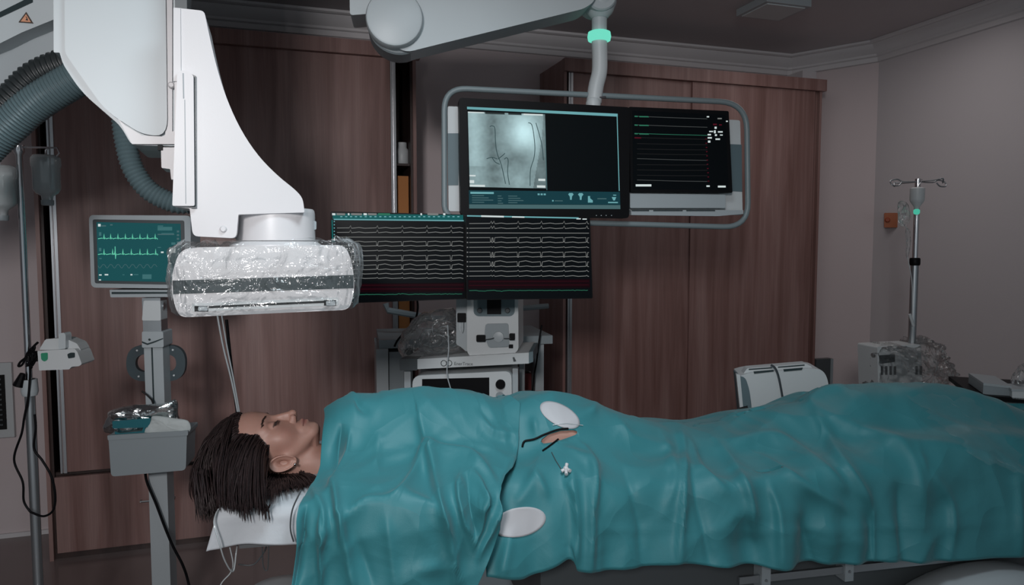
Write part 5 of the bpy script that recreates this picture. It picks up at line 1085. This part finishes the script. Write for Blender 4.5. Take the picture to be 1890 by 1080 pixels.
# collar stands up near the chin
col = np.exp(-((A2_)/0.05)**2)*np.exp(-((W2-0.06)/0.10)**2); G2 = G2 + (0.012*col)[..., None]*np.array([0, 0, 1.0])
ch = [
 ([(773, 770), (787, 830), (813, 940), (830, 1020), (836, 1085)], 16, 0.017, 0.5), ([(787, 833), (867, 843), (915, 895)], 14, 0.014, -0.3), ([(613, 890), (625, 957), (630, 1000)], 9, 0.012, 0.4),
 ([(625, 960), (673, 927), (733, 915), (783, 835)], 14, 0.013, -0.5), ([(743, 917), (800, 940), (825, 975)], 14, 0.012, -0.3), ([(613, 890), (660, 875), (720, 850), (785, 832)], 20, 0.007, 0.2),
 ([(630, 790), (624, 830), (614, 885)], 8, -0.012, 0.0), ([(645, 800), (640, 850), (616, 888)], 10, 0.010, 0.0), ([(847, 887), (853, 953), (883, 1013)], 9, 0.015, 0.3), ([(870, 877), (893, 925), (878, 1000)], 9, 0.014, -0.2),
 ([(862, 885), (870, 950), (884, 1010)], 7, -0.010, 0.0), ([(590, 960), (592, 1085)], 8, 0.012, 0.5), ([(565, 940), (545, 1085)], 7, -0.014, 0.0), ([(633, 967), (655, 1085)], 11, 0.010, -0.3), ([(575, 900), (600, 960), (590, 1000)], 9, 0.008, 0.0),
 ([(715, 960), (730, 1085)], 20, 0.008, 0.0), ([(770, 1050), (830, 1045)], 9, 0.006, 0.0), ([(890, 770), (910, 800), (960, 806)], 11, 0.010, 0.3), ([(945, 850), (925, 930), (895, 1000), (886, 1030)], 9, 0.014, 0.2),
 ([(885, 750), (905, 785)], 8, -0.007, 0.0), ([(655, 736), (668, 752), (680, 760)], 5, -0.010, 0.0), ([(700, 800), (690, 880)], 20, 0.006, 0.0), ([(915, 920), (890, 930), (870, 960)], 8, 0.009, 0.0), ([(660, 1000), (690, 1085)], 16, -0.008, 0.0), ([(850, 820), (900, 830), (940, 850)], 10, 0.006, 0.0)]
N0 = normals(G2); N0 = np.where((N0@(-np.array(fw)))[..., None] < 0, -N0, N0)
G2 = G2 + (facets(UU2, T2*1.6, 41.0)*np.clip((T2-0.25)*6, 0, 1))[..., None]*N0
G2 = creases(G2, ch)
CH = grid_obj('surgical_drape', G2, DRAPE)
tag(CH, 'wide teal surgical drape over the chest and shoulders hanging down to the lower picture edge', 'drape')
bvh_low = BVHTree.FromPolygons([tuple(p_) for p_ in LG.reshape(-1, 3)], [(i*150+j, i*150+j+1, (i+1)*150+j+1, (i+1)*150+j) for i in range(nu-1) for j in range(149)])
bvh_ch = BVHTree.FromPolygons([tuple(p_) for p_ in G2.reshape(-1, 3)], [(i*nt2+j, i*nt2+j+1, (i+1)*nt2+j+1, (i+1)*nt2+j) for i in range(nu2-1) for j in range(nt2-1)])
def hit(bv, x, y, off=0.002):
    d = ray(x, y).normalized(); loc, n, i, dist = bv.ray_cast(CAM, d)
    if loc is None: return None
    if n.dot(d) > 0: n = -n
    return loc + n*off
def patch(cx, cy, a, b, rot, name, label):
    bm = NB(); rings = []
    c_ = bm.verts.new(hit(bvh_low, cx, cy, 0.0025)); prev = None; n = 48
    for k in range(1, 9):
        ring = []
        for (x, y) in ell(cx, cy, a*k/8, b*k/8, n, rot):
            p_ = hit(bvh_low, x, y, 0.0025); ring.append(bm.verts.new(p_))
        if prev is None:
            for i in range(n): bm.faces.new((c_, ring[i], ring[(i+1) % n]))
        else:
            for i in range(n): bm.faces.new((prev[i], ring[i], ring[(i+1) % n], prev[(i+1) % n]))
        prev = ring
    o = obj(name, bm, PATCH, smooth=60); md = o.modifiers.new('s', 'SOLIDIFY'); md.thickness = 0.0012; md.offset = 1; tag(o, label, 'patch'); return o
patch(1033, 767, 40, 19, math.radians(28), 'adhesive_patch', 'white oval patch on the far side of the teal drape above the small opening')
patch(958, 964, 50, 27, math.radians(-12), 'adhesive_patch', 'white oval patch low on the near side of the teal drape')
# ================================================================== PERSON
HO = fA.pt(0, 0, 0)
# head axes: crown direction -U tilted, face direction up
th = math.radians(5.0)
cr_ = (-fA.U*math.cos(th) + fA.V*math.sin(th)*1.0).normalized(); dd = (fA.V*math.cos(th) + fA.U*math.sin(th)).normalized(); xx_ = fA.W
CH0 = fA.wp(588, 779, 0.0) - dd*0.081 + cr_*0.0     # chin point lies at l=0,d=81mm
cr3, dd3, xx3, c03 = np.array(cr_), np.array(dd), np.array(xx_), np.array(CH0)
def sd_ell(p, c, r): 
    q = (p-np.array(c))/np.array(r); k0 = np.linalg.norm(q, axis=-1); k1 = np.linalg.norm(q/np.array(r), axis=-1); return k0*(k0-1)/np.maximum(k1, 1e-9)
def sd_cap(p, a, b, r1, r2=None):
    a = np.array(a, float); b = np.array(b, float); r2 = r1 if r2 is None else r2
    t = np.clip(((p-a)@(b-a))/((b-a)@(b-a)), 0, 1); return np.linalg.norm(p-a-t[..., None]*(b-a), axis=-1)-(r1+(r2-r1)*t)
def smin(a, b, k): h = np.clip(0.5+0.5*(b-a)/k, 0, 1); return b*(1-h)+a*h-k*h*(1-h)
def smax(a, b, k): return -smin(-a, -b, k)
def head_sdf(p):      # p: (l, x, d) in millimetres
    q = p.copy(); q[..., 1] = np.abs(q[..., 1])
    f = sd_ell(q, (148, 0, 0), (88, 73, 93))
    f = smin(f, sd_ell(q, (150, 0, 30), (60, 60, 66)), 20)
    f = smin(f, sd_ell(q, (78, 0, 32), (66, 55, 52)), 22)
    f = smin(f, sd_cap(q, (62, 46, 8), (16, 20, 56), 17, 15), 16)
    f = smin(f, sd_ell(q, (12, 0, 60), (17, 22, 20)), 14)
    f = smin(f, sd_ell(q, (84, 42, 48), (26, 22, 20)), 24)           # cheek bone
    f = smin(f, sd_cap(q, (125, 0, 84), (120, 44, 66), 11, 9), 12)    # brow
    f = smax(f, -sd_ell(q, (103, 32, 99), (15, 20, 21)), 9)           # socket
    f = smin(f, sd_ell(q, (103, 31, 72), (13, 15, 13.5)), 4)          # lid
    f = smin(f, sd_cap(q, (112, 0, 84), (66, 0, 98), 7.5, 8.0), 7)    # bridge
    f = smin(f, sd_ell(q, (62, 0, 99), (9.5, 9, 10)), 4)              # tip
    f = smin(f, sd_ell(q, (60, 12.5, 91), (8, 6, 8)), 5)              # ala
    f = smin(f, sd_ell(q, (36, 0, 66), (20, 30, 18)), 8)              # mouth mound
    f = smin(f, sd_cap(q, (38.5, 0, 83.5), (35, 21, 73), 4.8, 3.0), 4) # upper lip
    f = smin(f, sd_cap(q, (28.5, 0, 81.5), (33, 20, 73), 5.4, 3.0), 4)
    f = smax(f, -sd_cap(q, (33.5, 0, 90.5), (34, 24, 78), 2.6, 1.8), 2.5)
    f = smin(f, sd_cap(q, (75, 0, -22), (-130, 0, -34), 50, 56), 16)   # neck
    f = smin(f, sd_cap(q, (62, 40, -14), (-90, 14, 8), 14, 11), 14)    # neck muscle
    # shoulders and chest
    f = smin(f, sd_ell(q, (-150, 95, -45), (52, 85, 48)), 35)
    f = smin(f, sd_ell(q, (-300, 0, -30), (190, 165, 88)), 40)
    f = smin(f, sd_ell(q, (-520, 0, -40), (210, 150, 84)), 50)
    f = smin(f, sd_ell(q, (-700, 0, -50), (130, 165, 82)), 40)
    return f
def build_body():
    ls = np.concatenate([np.linspace(236, 225, 8), np.linspace(223, 130, 50), np.linspace(128, -14, 150), np.linspace(-17, -60, 24), np.linspace(-66, -810, 60)])
    n = 240; k = np.linspace(0, 2*math.pi, n, endpoint=False); ang = k + 0.62*np.sin(k) * -1.0     # denser in front (angle 0 = face)
    ang = k - 0.62*np.sin(k)
    V = []; rows = []
    for l in ls:
        cen = np.interp(l, [-810, -200, -60, 0, 40, 100, 240], [-45, -45, -30, -8, 10, 5, 0])
        lo = np.zeros(n); hi = np.full(n, 230.0); dx = np.sin(ang); dd_ = np.cos(ang)
        # march outward to the last crossing is unstable: march inward from the outside
        r = np.full(n, 150.0 if l > -60 else 260.0)
        for _ in range(90):
            p = np.stack([np.full(n, l), dx*r, cen+dd_*r], 1); f = head_sdf(p); r = r-f*0.8; r = np.maximum(r, 0.2)
        rows.append(np.stack([np.full(n, l), dx*r, cen+dd_*r], 1))
    R_ = np.array(rows); K = len(ls)
    pts = R_.reshape(-1, 3); ll = pts[:, 0]; k_ = np.clip((-ll-30)/80, 0, 1)[:, None]; k_ = k_*k_*(3-2*k_)
    bent = c03 + (pts[:, :1]*cr3 + pts[:, 1:2]*xx3 + pts[:, 2:]*dd3)*0.001
    flat_ = c03 + (-30*cr3)*0.001 + ((ll[:, None]+30)*(-U3) + pts[:, 1:2]*xx3 + pts[:, 2:]*np.array([0, 0, 1.0]))*0.001
    Wd = bent*(1-k_) + flat_*k_
    nv = len(pts)
    Fs = [(i*n+j, (i+1)*n+j, (i+1)*n+(j+1) % n, i*n+(j+1) % n) for i in range(K-1) for j in range(n)]
    Fs.append(tuple(range(n))); Fs.append(tuple(range((K-1)*n, K*n))[::-1])
    V = [tuple(a) for a in Wd]
    return V, Fs, pts, K, n
V, Fs, HP, HK, HN = build_body()
bmB = NB(); vs = [bmB.verts.new(v_) for v_ in V]
for f in Fs: bmB.faces.new([vs[i] for i in f])
# ears: rim, bowl and lobe
def ear(bm, sgn):
    def W_(l, x, d): return Vector(c03 + (l*cr3 + sgn*x*xx3 + d*dd3)*0.001)
    n = 40; m_ = 12; c_ = (70, -6); rows = []
    for j in range(m_+1):
        r_ = j/m_; row = []
        for i in range(n):
            a = 2*math.pi*i/n; e = 1.0+0.10*math.cos(a)
            l = c_[0]+(31*math.cos(a)*r_)*(1 if math.cos(a) > 0 else 0.98); d = 8+c_[1]+(17.5*e*math.sin(a)*r_)*(1.0 if math.sin(a) > 0 else 1.12) - 7*math.cos(a)*r_*0.6
            out = 76 + 9*max(0, -math.sin(a))*r_ + 5*math.cos(a)*r_
            rim = math.exp(-((r_-0.90)/0.10)**2)*5.0*(1 if math.cos(a) > -0.75 else 0.4); bowl = -15.0*math.exp(-(((l-70)/13)**2+((d+3)/8)**2)); anti = 5.0*math.exp(-((r_-0.60)/0.10)**2)*(max(0, -math.sin(a)+0.3))
            x = out+rim+bowl+anti; row.append(bm.verts.new(W_(l, x, d)))
        rows.append(row)
    back = [bm.verts.new(W_(70+29*math.cos(2*math.pi*i/n)*0.93, 68, 2+17*math.sin(2*math.pi*i/n)*0.9)) for i in range(n)]
    for A, B in zip(rows[1:], rows[2:]):
        for i in range(n): bm.faces.new((A[i], A[(i+1) % n], B[(i+1) % n], B[i]))
    bm.faces.new(rows[1])
    for i in range(n): bm.faces.new((rows[-1][i], rows[-1][(i+1) % n], back[(i+1) % n], back[i]))
    bm.faces.new(back)
ear(bmB, 1); ear(bmB, -1)
# arms and legs (under the drapes)
def BW(u, v, w_): return fA.pt(u, v, w_)
for sg in (1, -1):
    tube(bmB, cat_spline([BW(0.235, TT+0.12, sg*0.17), BW(0.42, TT+0.09, sg*0.215), BW(0.56, TT+0.085, sg*0.22), BW(0.78, TT+0.08, sg*0.215)], 6), [0.045]*6+[0.040]*6+[0.028]*7, 14)
    for k in range(5):
        bu = 0.86-(0.05 if k == 4 else 0); dw = (k-1.5)*0.017 if k < 4 else -0.035
        tube(bmB, cat_spline([BW(bu-0.06, TT+0.08, sg*(0.215+dw*0.5)), BW(bu, TT+0.082, sg*(0.215+dw)), BW(bu+0.03, TT+0.078, sg*(0.215+dw)), BW(bu+[0.06, 0.07, 0.065, 0.05, 0.035][k], TT+0.068, sg*(0.215+dw))], 3), 0.0085, 8)
    tube(bmB, cat_spline([BW(0.86, TT+0.10, sg*0.09), BW(1.10, TT+0.075, sg*0.10), BW(1.24, TT+0.068, sg*0.10), BW(1.50, TT+0.065, sg*0.09), BW(1.57, TT+0.06, sg*0.09)], 6), [0.085]*5+[0.068]*7+[0.05]*6+[0.038]*7, 16)
    tube(bmB, [BW(1.555, TT+0.045, sg*0.09), BW(1.60, TT+0.11, sg*0.095), BW(1.63, TT+0.17, sg*0.105)], [0.036, 0.036, 0.024], 12)
bmesh.ops.recalc_face_normals(bmB, faces=bmB.faces)
bottom = fA.O.z+TT+0.047
for v_ in bmB.verts:
    if (v_.co-fA.O).dot(fA.U) < fA.px(604, 800, 0)[0]: continue
    zs = []
    for bv in (bvh_low, bvh_ch):
        h_ = bv.ray_cast(Vector((v_.co.x, v_.co.y, 2.0)), Vector((0, 0, -1)))
        if h_[0] is not None: zs.append(h_[0].z)
    if not zs: continue
    uu_ = (v_.co-fA.O).dot(fA.U); zmin = min(zs)-(0.009 if uu_ < 0.78 else 0.022); ww_ = (v_.co-fA.O).dot(fA.W)
    if v_.co.z > zmin: v_.co.z = zmin
    elif v_.normal.z > 0.2 and abs(ww_) < 0.13 and 0.30 < uu_ < 0.90 and v_.co.z > zmin-0.14: v_.co.z = zmin
for v_ in bmB.verts:
    if v_.co.z < bottom and (v_.co-fA.O).dot(fA.U) > fA.px(604, 800, 0)[0]: v_.co.z = bottom
me = bpy.data.meshes.new('person'); bmB.to_mesh(me); bmB.free()
tone = me.color_attributes.new('tone', 'FLOAT_COLOR', 'POINT')
nvb = len(me.vertices); cols = np.tile(np.array([0.44, 0.245, 0.195, 1.0]), (nvb, 1))
q = HP.copy(); l_, x_, d_ = q[:, 0], np.abs(q[:, 1]), q[:, 2]
def mixc(w_, c): 
    cols[:len(HP), :3] = cols[:len(HP), :3]*(1-w_[:, None]) + np.array(c)*w_[:, None]
lip = np.exp(-((l_-33.5)/6.5)**4)*np.exp(-(x_/19)**4)*(d_ > 70); mixc(lip*0.75, (0.30, 0.10, 0.09))
mixc(np.exp(-((l_-34)/1.2)**2)*(x_ < 24)*(d_ > 70)*0.7, (0.10, 0.03, 0.03))
chk = np.exp(-(((l_-70)/22)**2+((x_-46)/18)**2))*(d_ > 20); mixc(chk*0.35, (0.46, 0.20, 0.16))
lash = np.exp(-(((l_-(98.5-0.012*(x_-31)**2*0+0.01*(x_-31)**2))/1.5)**2))*(x_ > 18)*(x_ < 46)*(d_ > 55); mixc(lash*0.9, (0.03, 0.015, 0.012))
tone.data.foreach_set('color', cols.astype(np.float32).ravel())
PER = thing('person', 'woman lying on her back with closed eyes and dark hair, body under teal drapes', 'person', fA.pt(0.1, TT+0.047, 0))
BODY = link_mesh('body', me, SKIN, PER, smooth=180)
BVB = BVHTree.FromPolygons(V, Fs)
def HL(l, x, d): return Vector(c03 + (l*cr3 + x*xx3 + d*dd3)*0.001)
# hair
def scalp(l, x, d):
    """True where hair grows"""
    if d > 61: return l > 179 - 0.25*max(0, abs(x)-35)
    if d > 39: return l > 109+(d-39)*1.05
    if d > 10: return l > 104
    if d > -22: return l > 103 or abs(x) < 40
    if d > -30 and 34 < l < 100 and abs(x) > 50: return False
    return l > 22
bm = NB()
HPg = HP.reshape(HK, HN, 3); sm = np.zeros((HK, HN), bool)
for i in range(HK):
    for j in range(HN):
        l, x, d = HPg[i, j]; sm[i, j] = scalp(l, x, d) and l > 22
capv = {}
def cv(i, j):
    j %= HN
    if (i, j) not in capv:
        l, x, d = HPg[i, j]; n_ = np.array([l-150 if l > 150 else 0, x, d]); n_ /= max(np.linalg.norm(n_), 1e-6)
        capv[(i, j)] = bm.verts.new(HL(*(np.array([l, x, d])+n_*2.5)))
    return capv[(i, j)]
for i in range(HK-1):
    for j in range(HN):
        if sm[i, j] and sm[i+1, j] and sm[i, (j+1) % HN] and sm[i+1, (j+1) % HN]: bm.faces.new((cv(i, j), cv(i+1, j), cv(i+1, j+1), cv(i, j+1)))
bm.faces.new([cv(0, j) for j in range(HN)])
me = bpy.data.meshes.new('hair'); bm.to_mesh(me); bm.free()
capV = [tuple(v_.co) for v_ in me.vertices]; capF = [tuple(p_.vertices) for p_ in me.polygons]
vst = TT+0.060; ZSH = fA.O.z+TT+0.060; wi = np.array([np.hypot(HPg[i, :, 1], HPg[i, :, 2]).mean()*abs(HPg[max(i-1, 0), 0, 0]-HPg[min(i+1, HK-1), 0, 0]) for i in range(HK)])
RI, RJ = np.nonzero(sm); wt = wi[RI]; wt = wt/wt.sum(); NL = 5200
pick = rng.choice(len(RI), NL, p=wt); RT = HPg[RI[pick], RJ[pick]].astype(float)
RT[:, 0] += rng.normal(0, 0.8, NL)
clumpn = 130; cc = RT[rng.choice(NL, clumpn)]
cid = np.argmin(((RT[:, None, :]-cc[None])**2).sum(2), 1); cj = rng.normal(0, 1, (clumpn, 4))
ends = []; P0 = []; C1 = []; C2 = []; RW = []
up_at = lambda x, w_: fA.px(x, 930, w_)[0]
for k_i in range(NL):
    l, x, d = RT[k_i]; g1, g2, g3, g4 = cj[cid[k_i]]; side = 1 if x > -3 else -1
    p0 = HL(l, x, d); n_ = (p0-HL(min(l, 150), 0, 0)).normalized()
    if l < 100:      # nape: lies on the sheet towards the shoulder, in soft locks
        f_ = (100-l)/78
        xe = 486+f_*102+g1*7+rng.normal(0, 2.5); ye = 932-max(0, xe-505)*0.36+g2*4-abs(g4)*14
        if side > 0: e = onZ(xe, ye, ZSH+0.003+0.004*abs(g3)+rng.uniform(0, .004))
        else: w_ = -0.09-0.02*g2; e = fA.pt(up_at(xe, w_), vst+0.006, w_)
        c1 = p0+n_*0.012; c2 = p0.lerp(e, .6)+fA.W*side*0.008; c2.z = max(c2.z-0.004, e.z+0.016)
    else:
        s_ = (236-l)/136.0
        if d > 50 and l < 215: s_ *= 0.75
        xe = 364+s_*122+g1*7+rng.normal(0, 3); w_ = side*(0.088+0.014*g2+rng.uniform(-.008, .010)-0.02*(s_ < .2))
        if d > 30 and abs(x) < 45 and l > 150: w_ = side*(0.095+0.01*g2)
        if l > 205 and d < 40: w_ = x*0.001*1.25+0.01*g2
        on = xe > 404; ve = fA.px(420, (954 if not on else 936)+g3*9+rng.normal(0, 3)-rng.exponential(9), 0.10)[1]
        if on: ve = max(ve, vst+0.002+0.004*rng.uniform())
        e = fA.pt(up_at(xe, w_), ve, w_)
        if on and side > 0: e = onZ(xe, 940-max(0, xe-470)*0.2+g3*8+rng.normal(0, 3)-abs(g4)*6-rng.exponential(7), ZSH+0.003+rng.uniform(0, .006))
        c1 = p0+n_*(0.020+0.003*g4)-fA.U*(0.016 if d > 20 else 0.004); c2 = p0.lerp(e, 0.62)+n_*0.020+fA.W*side*0.014-fA.U*0.016*(1-s_*.6); c2.z = max(c2.z, e.z+0.012)
    j_ = Vector(rng.normal(0, 0.0016, 3)); P0.append(p0); C1.append(c1+j_); C2.append(c2+j_); ends.append(e)
P0, C1, C2, E_ = [np.array([tuple(v_) for v_ in q_]) for q_ in (P0, C1, C2, ends)]
n = 13; tt = np.linspace(0, 1, n)[None, :, None]
LK = P0[:, None]*(1-tt)**3 + C1[:, None]*3*tt*(1-tt)**2 + C2[:, None]*3*tt*tt*(1-tt) + E_[:, None]*tt**3
for it in range(2):
    R_ = LK-c03; loc3 = np.stack([R_@cr3, R_@xx3, R_@dd3], -1)*1000
    f = head_sdf(loc3.reshape(-1, 3)).reshape(LK.shape[:2]); ce = np.stack([np.minimum(loc3[..., 0], 150), 0*loc3[..., 0], 0*loc3[..., 0]], -1)
    nn = loc3-ce; nn /= np.maximum(np.linalg.norm(nn, axis=-1, keepdims=True), 1e-6); push = np.maximum(0, 4.0-f)[..., None]*nn
    push[:, 0] = 0; LK = LK + (push[..., :1]*cr3 + push[..., 1:2]*xx3 + push[..., 2:]*dd3)*0.001
# keep locks above the sheet
zs_ = fA.O.z+TT+0.058; ul_ = (LK-O3)@U3; LK[..., 2] = np.where(ul_ > fA.px(404, 930, 0.1)[0], np.maximum(LK[..., 2], zs_), LK[..., 2])
# loose locks falling over the near side of the sheet
EX = []
for k in range(150):
    x0 = float(rng.choice([368, 380, 392, 447, 452, 478, 486])); g_ = 5; x0 += rng.normal(0, 5); y0 = rng.uniform(860, 900); y1 = rng.uniform(925, 966) if x0 > 400 else rng.uniform(940, 968); bend = rng.normal(4, 5)
    w1 = 0.272 if x0 > 400 else 0.16
    q_ = cat_spline([fA.wp(x0-6, y0, 0.13), onZ(x0-3, 922, ZSH+0.010), fA.wp(x0+bend*.5, 938, 0.262), fA.wp(x0+bend, y1, w1)] if x0 > 400 else [fA.wp(x0-6, y0, 0.105), fA.wp(x0-2, y0*0.5+y1*0.5-8, 0.14), fA.wp(x0+bend, y1, w1)], 4 if x0 > 400 else 6)
    EX.append([tuple(q_[int(round(i*(len(q_)-1)/(n-1)))]*1.0) if False else tuple(q_[0].lerp(q_[-1], 0)*0+q_[min(len(q_)-1, i)]) for i in range(n)])
LK = np.concatenate([LK, np.array(EX)], 0); NT = len(LK)
RD = rng.uniform(0.0007, 0.0015, NT)[:, None]*np.concatenate([[0.8], np.full(n-5, 1.0), [0.9, .7, .45, .15]])[None]
Tn = np.gradient(LK, axis=1); Tn /= np.maximum(np.linalg.norm(Tn, axis=-1, keepdims=True), 1e-9)
A_ = np.cross(Tn, W3+0.01); A_ /= np.maximum(np.linalg.norm(A_, axis=-1, keepdims=True), 1e-9); B_ = np.cross(Tn, A_)
ring = np.stack([LK + RD[..., None]*(math.cos(a)*A_*1.5 + math.sin(a)*B_) for a in (0.5, 2.6, 4.7)], 2)
base = len(capV); HVv = capV + [tuple(v_) for v_ in ring.reshape(-1, 3)]; HFf = list(capF)
for k in range(NT):
    b0_ = base+k*n*3
    for i in range(n-1):
        for a in range(3):
            HFf.append((b0_+i*3+a, b0_+i*3+(a+1) % 3, b0_+(i+1)*3+(a+1) % 3, b0_+(i+1)*3+a))
me = bpy.data.meshes.new('hair'); me.from_pydata(HVv, [], HFf)
link_mesh('hair', me, HAIR, PER, smooth=180)
# brows, lashes, earring
def onface(l, x, off=0.0006):
    o_ = HL(l, x, 160); loc, n_, i_, ds_ = BVB.ray_cast(o_, -Vector(dd)); return loc + Vector(dd)*off
for sg in (1, -1):
    bm = NB()
    for k in range(60):
        a = k/59; x = sg*(13+34*a)+rng.normal(0, .5); l = 121+4.5*math.sin(a*2.4)+rng.normal(0, 1.0)
        tube(bm, [onface(l-1, x), onface(l+0.8, x+sg*2.0, 0.0012), onface(l+2, x+sg*4.5, 0.0008)], [0.0006, 0.0005, 0.0001], 4, cap=False)
    obj('eyebrow', bm, BROW, PER)
    bm = NB()
    for k in range(34):
        a = k/33; x = sg*(20+24*a); l = 97.5+1.5*(2*a-1)**2
        b_ = onface(l, x); tube(bm, [b_, b_+Vector(dd)*0.002-Vector(cr_)*0.003, b_+Vector(dd)*0.005-Vector(cr_)*0.0055+fA.W*sg*0.001], [0.0006, 0.0005, 0.0002], 4, cap=False)
    obj('eyelashes', bm, BROW, PER)
ep = HL(43, 87, 1)
bm = NB(); bmesh.ops.create_icosphere(bm, subdivisions=2, radius=0.0033, matrix=Matrix.Translation(ep)); obj('earring', bm, CHROME, PER)
# ================================================================== SMALL THINGS ON THE DRAPES
def draped_line(bv, pts, r, off, m, name, label, cat, n=6):
    sp = spl2(pts); q = []
    for x, y in sp:
        p_ = hit(bv, x, y, off)
        if p_ is not None: q.append(p_)
    o = obj(name, tube(NB(), q, r, 8), m, smooth=60); return tag(o, label, cat)
draped_line(bvh_low, [(964, 826), (968, 816), (985, 812), (1005, 803), (1030, 794), (1048, 792)], 0.0026, 0.003, BLACK, 'cable', 'black cable entering the small drape opening from the chest drape edge', 'cable')
draped_line(bvh_low, [(1002, 834), (1018, 822), (1030, 812)], 0.0022, 0.003, BLACK, 'catheter', 'short dark catheter piece lying below the small drape opening', 'catheter')
draped_line(bvh_low, [(1018, 836), (1026, 852), (1038, 870)], 0.0010, 0.002, DGREY, 'guide_line', 'thin dark line from the drape opening to the white valve', 'tubing')
draped_line(bvh_low, [(1020, 786), (1045, 783), (1075, 786)], 0.0012, 0.003, VIAL, 'thin_tube', 'thin clear tube under the upper oval patch', 'tubing')
t = thing('stopcock_valve', 'small white plastic valve with four stubs lying on the teal drape', 'valve', hit(bvh_low, 1045, 870, 0.0))
cV = hit(bvh_low, 1046, 869, 0.008)
for k, (dx, dy, ln) in enumerate(((-9, 5, 1), (9, 4, 1), (2, -8, 1), (3, 10, 1))):
    e_ = hit(bvh_low, 1046+dx, 869+dy, 0.008); bm = NB(); tube(bm, [cV, e_], [0.0032, 0.0042], 10); obj('stub', bm, WHITE, t)
bm = NB(); bmesh.ops.create_icosphere(bm, subdivisions=2, radius=0.0065, matrix=Matrix.Translation(cV)); obj('hub', bm, WHITE, t)
# tubes at the head
bm = NB(); tube(bm, cat_spline([fA.wp(402, 940, 0.25), fA.wp(395, 965, 0.27), fA.wp(404, 1000, 0.28), fA.wp(415, 1035, 0.27), fA.wp(430, 1055, 0.25), fA.wp(436, 1020, 0.24), fA.wp(438, 1005, 0.22)], 8), 0.0016, 8)
tube(bm, cat_spline([fA.wp(424, 1010, 0.24), fA.wp(430, 1040, 0.24), fA.wp(425, 1058, 0.24), fA.wp(405, 1085, 0.24), fA.wp(395, 1150, 0.24)], 8), 0.0014, 8)
o = obj('thin_tube', bm, VIAL, smooth=60); tag(o, 'thin clear tube looping below the white sheet at the head end', 'tubing')
bm = NB(); tube(bm, cat_spline([fA.wp(440, 1042, 0.20), fA.wp(468, 1042, 0.20), fA.wp(488, 1018, 0.20), fA.wp(492, 1005, 0.20)], 8), 0.0016, 8); tube(bm, cat_spline([fA.wp(484, 1005, 0.22), fA.wp(486, 1045, 0.22), fA.wp(494, 1050, 0.22), fA.wp(496, 1005, 0.22)], 8), 0.0012, 8)
o = obj('wire', bm, DGREY, smooth=60); tag(o, 'thin dark wire loops hanging under the white sheet', 'wire')
bm = NB(); tube(bm, cat_spline([fA.wp(556, 905, 0.262), fA.wp(540, 940, 0.268), fA.wp(536, 975, 0.272), fA.wp(542, 1000, 0.272)], 8), 0.0016, 8); o = obj('wire', bm, DGREY, smooth=60); tag(o, 'single dark wire lying on the white sheet beside the chest drape edge', 'wire')
# cables hanging behind the head from the detector
fW = Fr(430, 680, 2.0, 10)
bm = NB(); tube(bm, cat_spline(pxs(fW, [(418, 590), (424, 650), (432, 720), (438, 765), (441, 830)], 0), 8), 0.0042, 8); o = obj('cable', bm, BLACK, smooth=60); tag(o, 'black cable hanging down behind the head of the patient', 'cable')
bm = NB(); tube(bm, cat_spline(pxs(fW, [(400, 575), (412, 640), (428, 705), (440, 770), (445, 830)], 0.01), 8), 0.0026, 8); tube(bm, cat_spline(pxs(fW, [(408, 575), (420, 645), (432, 705), (443, 770), (447, 830)], 0.012), 8), 0.0022, 8)
o = obj('cable', bm, LGREY, smooth=60); tag(o, 'pair of thin pale cables hanging from behind the detector to behind the head', 'cable')
# clear film sheet draped at the right
def film_sheet():
    n1, n2 = 40, 24; bm = NB(); rows = []
    c_ = [(1690, 722), (1900, 800), (1900, 905), (1800, 860)]
    B_ = bil([(1668, 728), (1790, 738), (1905, 880), (1810, 850)])
    for i in range(n1+1):
        row = []
        for j in range(n2+1):
            x, y = B_(j/n2, i/n1); x += 22*noise.noise(Vector((i*.16, 2+round(j/n2), 0)))*abs(2*j/n2-1)+10*noise.noise(Vector((i*.5, 7, j*.1))); y += 12*noise.noise(Vector((j*.25, 5, round(i/n1)*4)))*abs(2*i/n1-1); p_ = hit(bvh_low, x, y, 0.004+0.004*abs(noise.noise(Vector((x*.05, y*.08, 0))))); row.append(bm.verts.new(p_) if p_ else None)
        rows.append(row)
    for i in range(n1):
        for j in range(n2):
            q_ = (rows[i][j], rows[i][j+1], rows[i+1][j+1], rows[i+1][j])
            if all(q_): bm.faces.new(q_)
    o = obj('plastic_sheet', bm, FILM3, smooth=60); tag(o, 'thin clear plastic strip lying over the teal drape on the legs at the right', 'plastic sheet')
film_sheet()
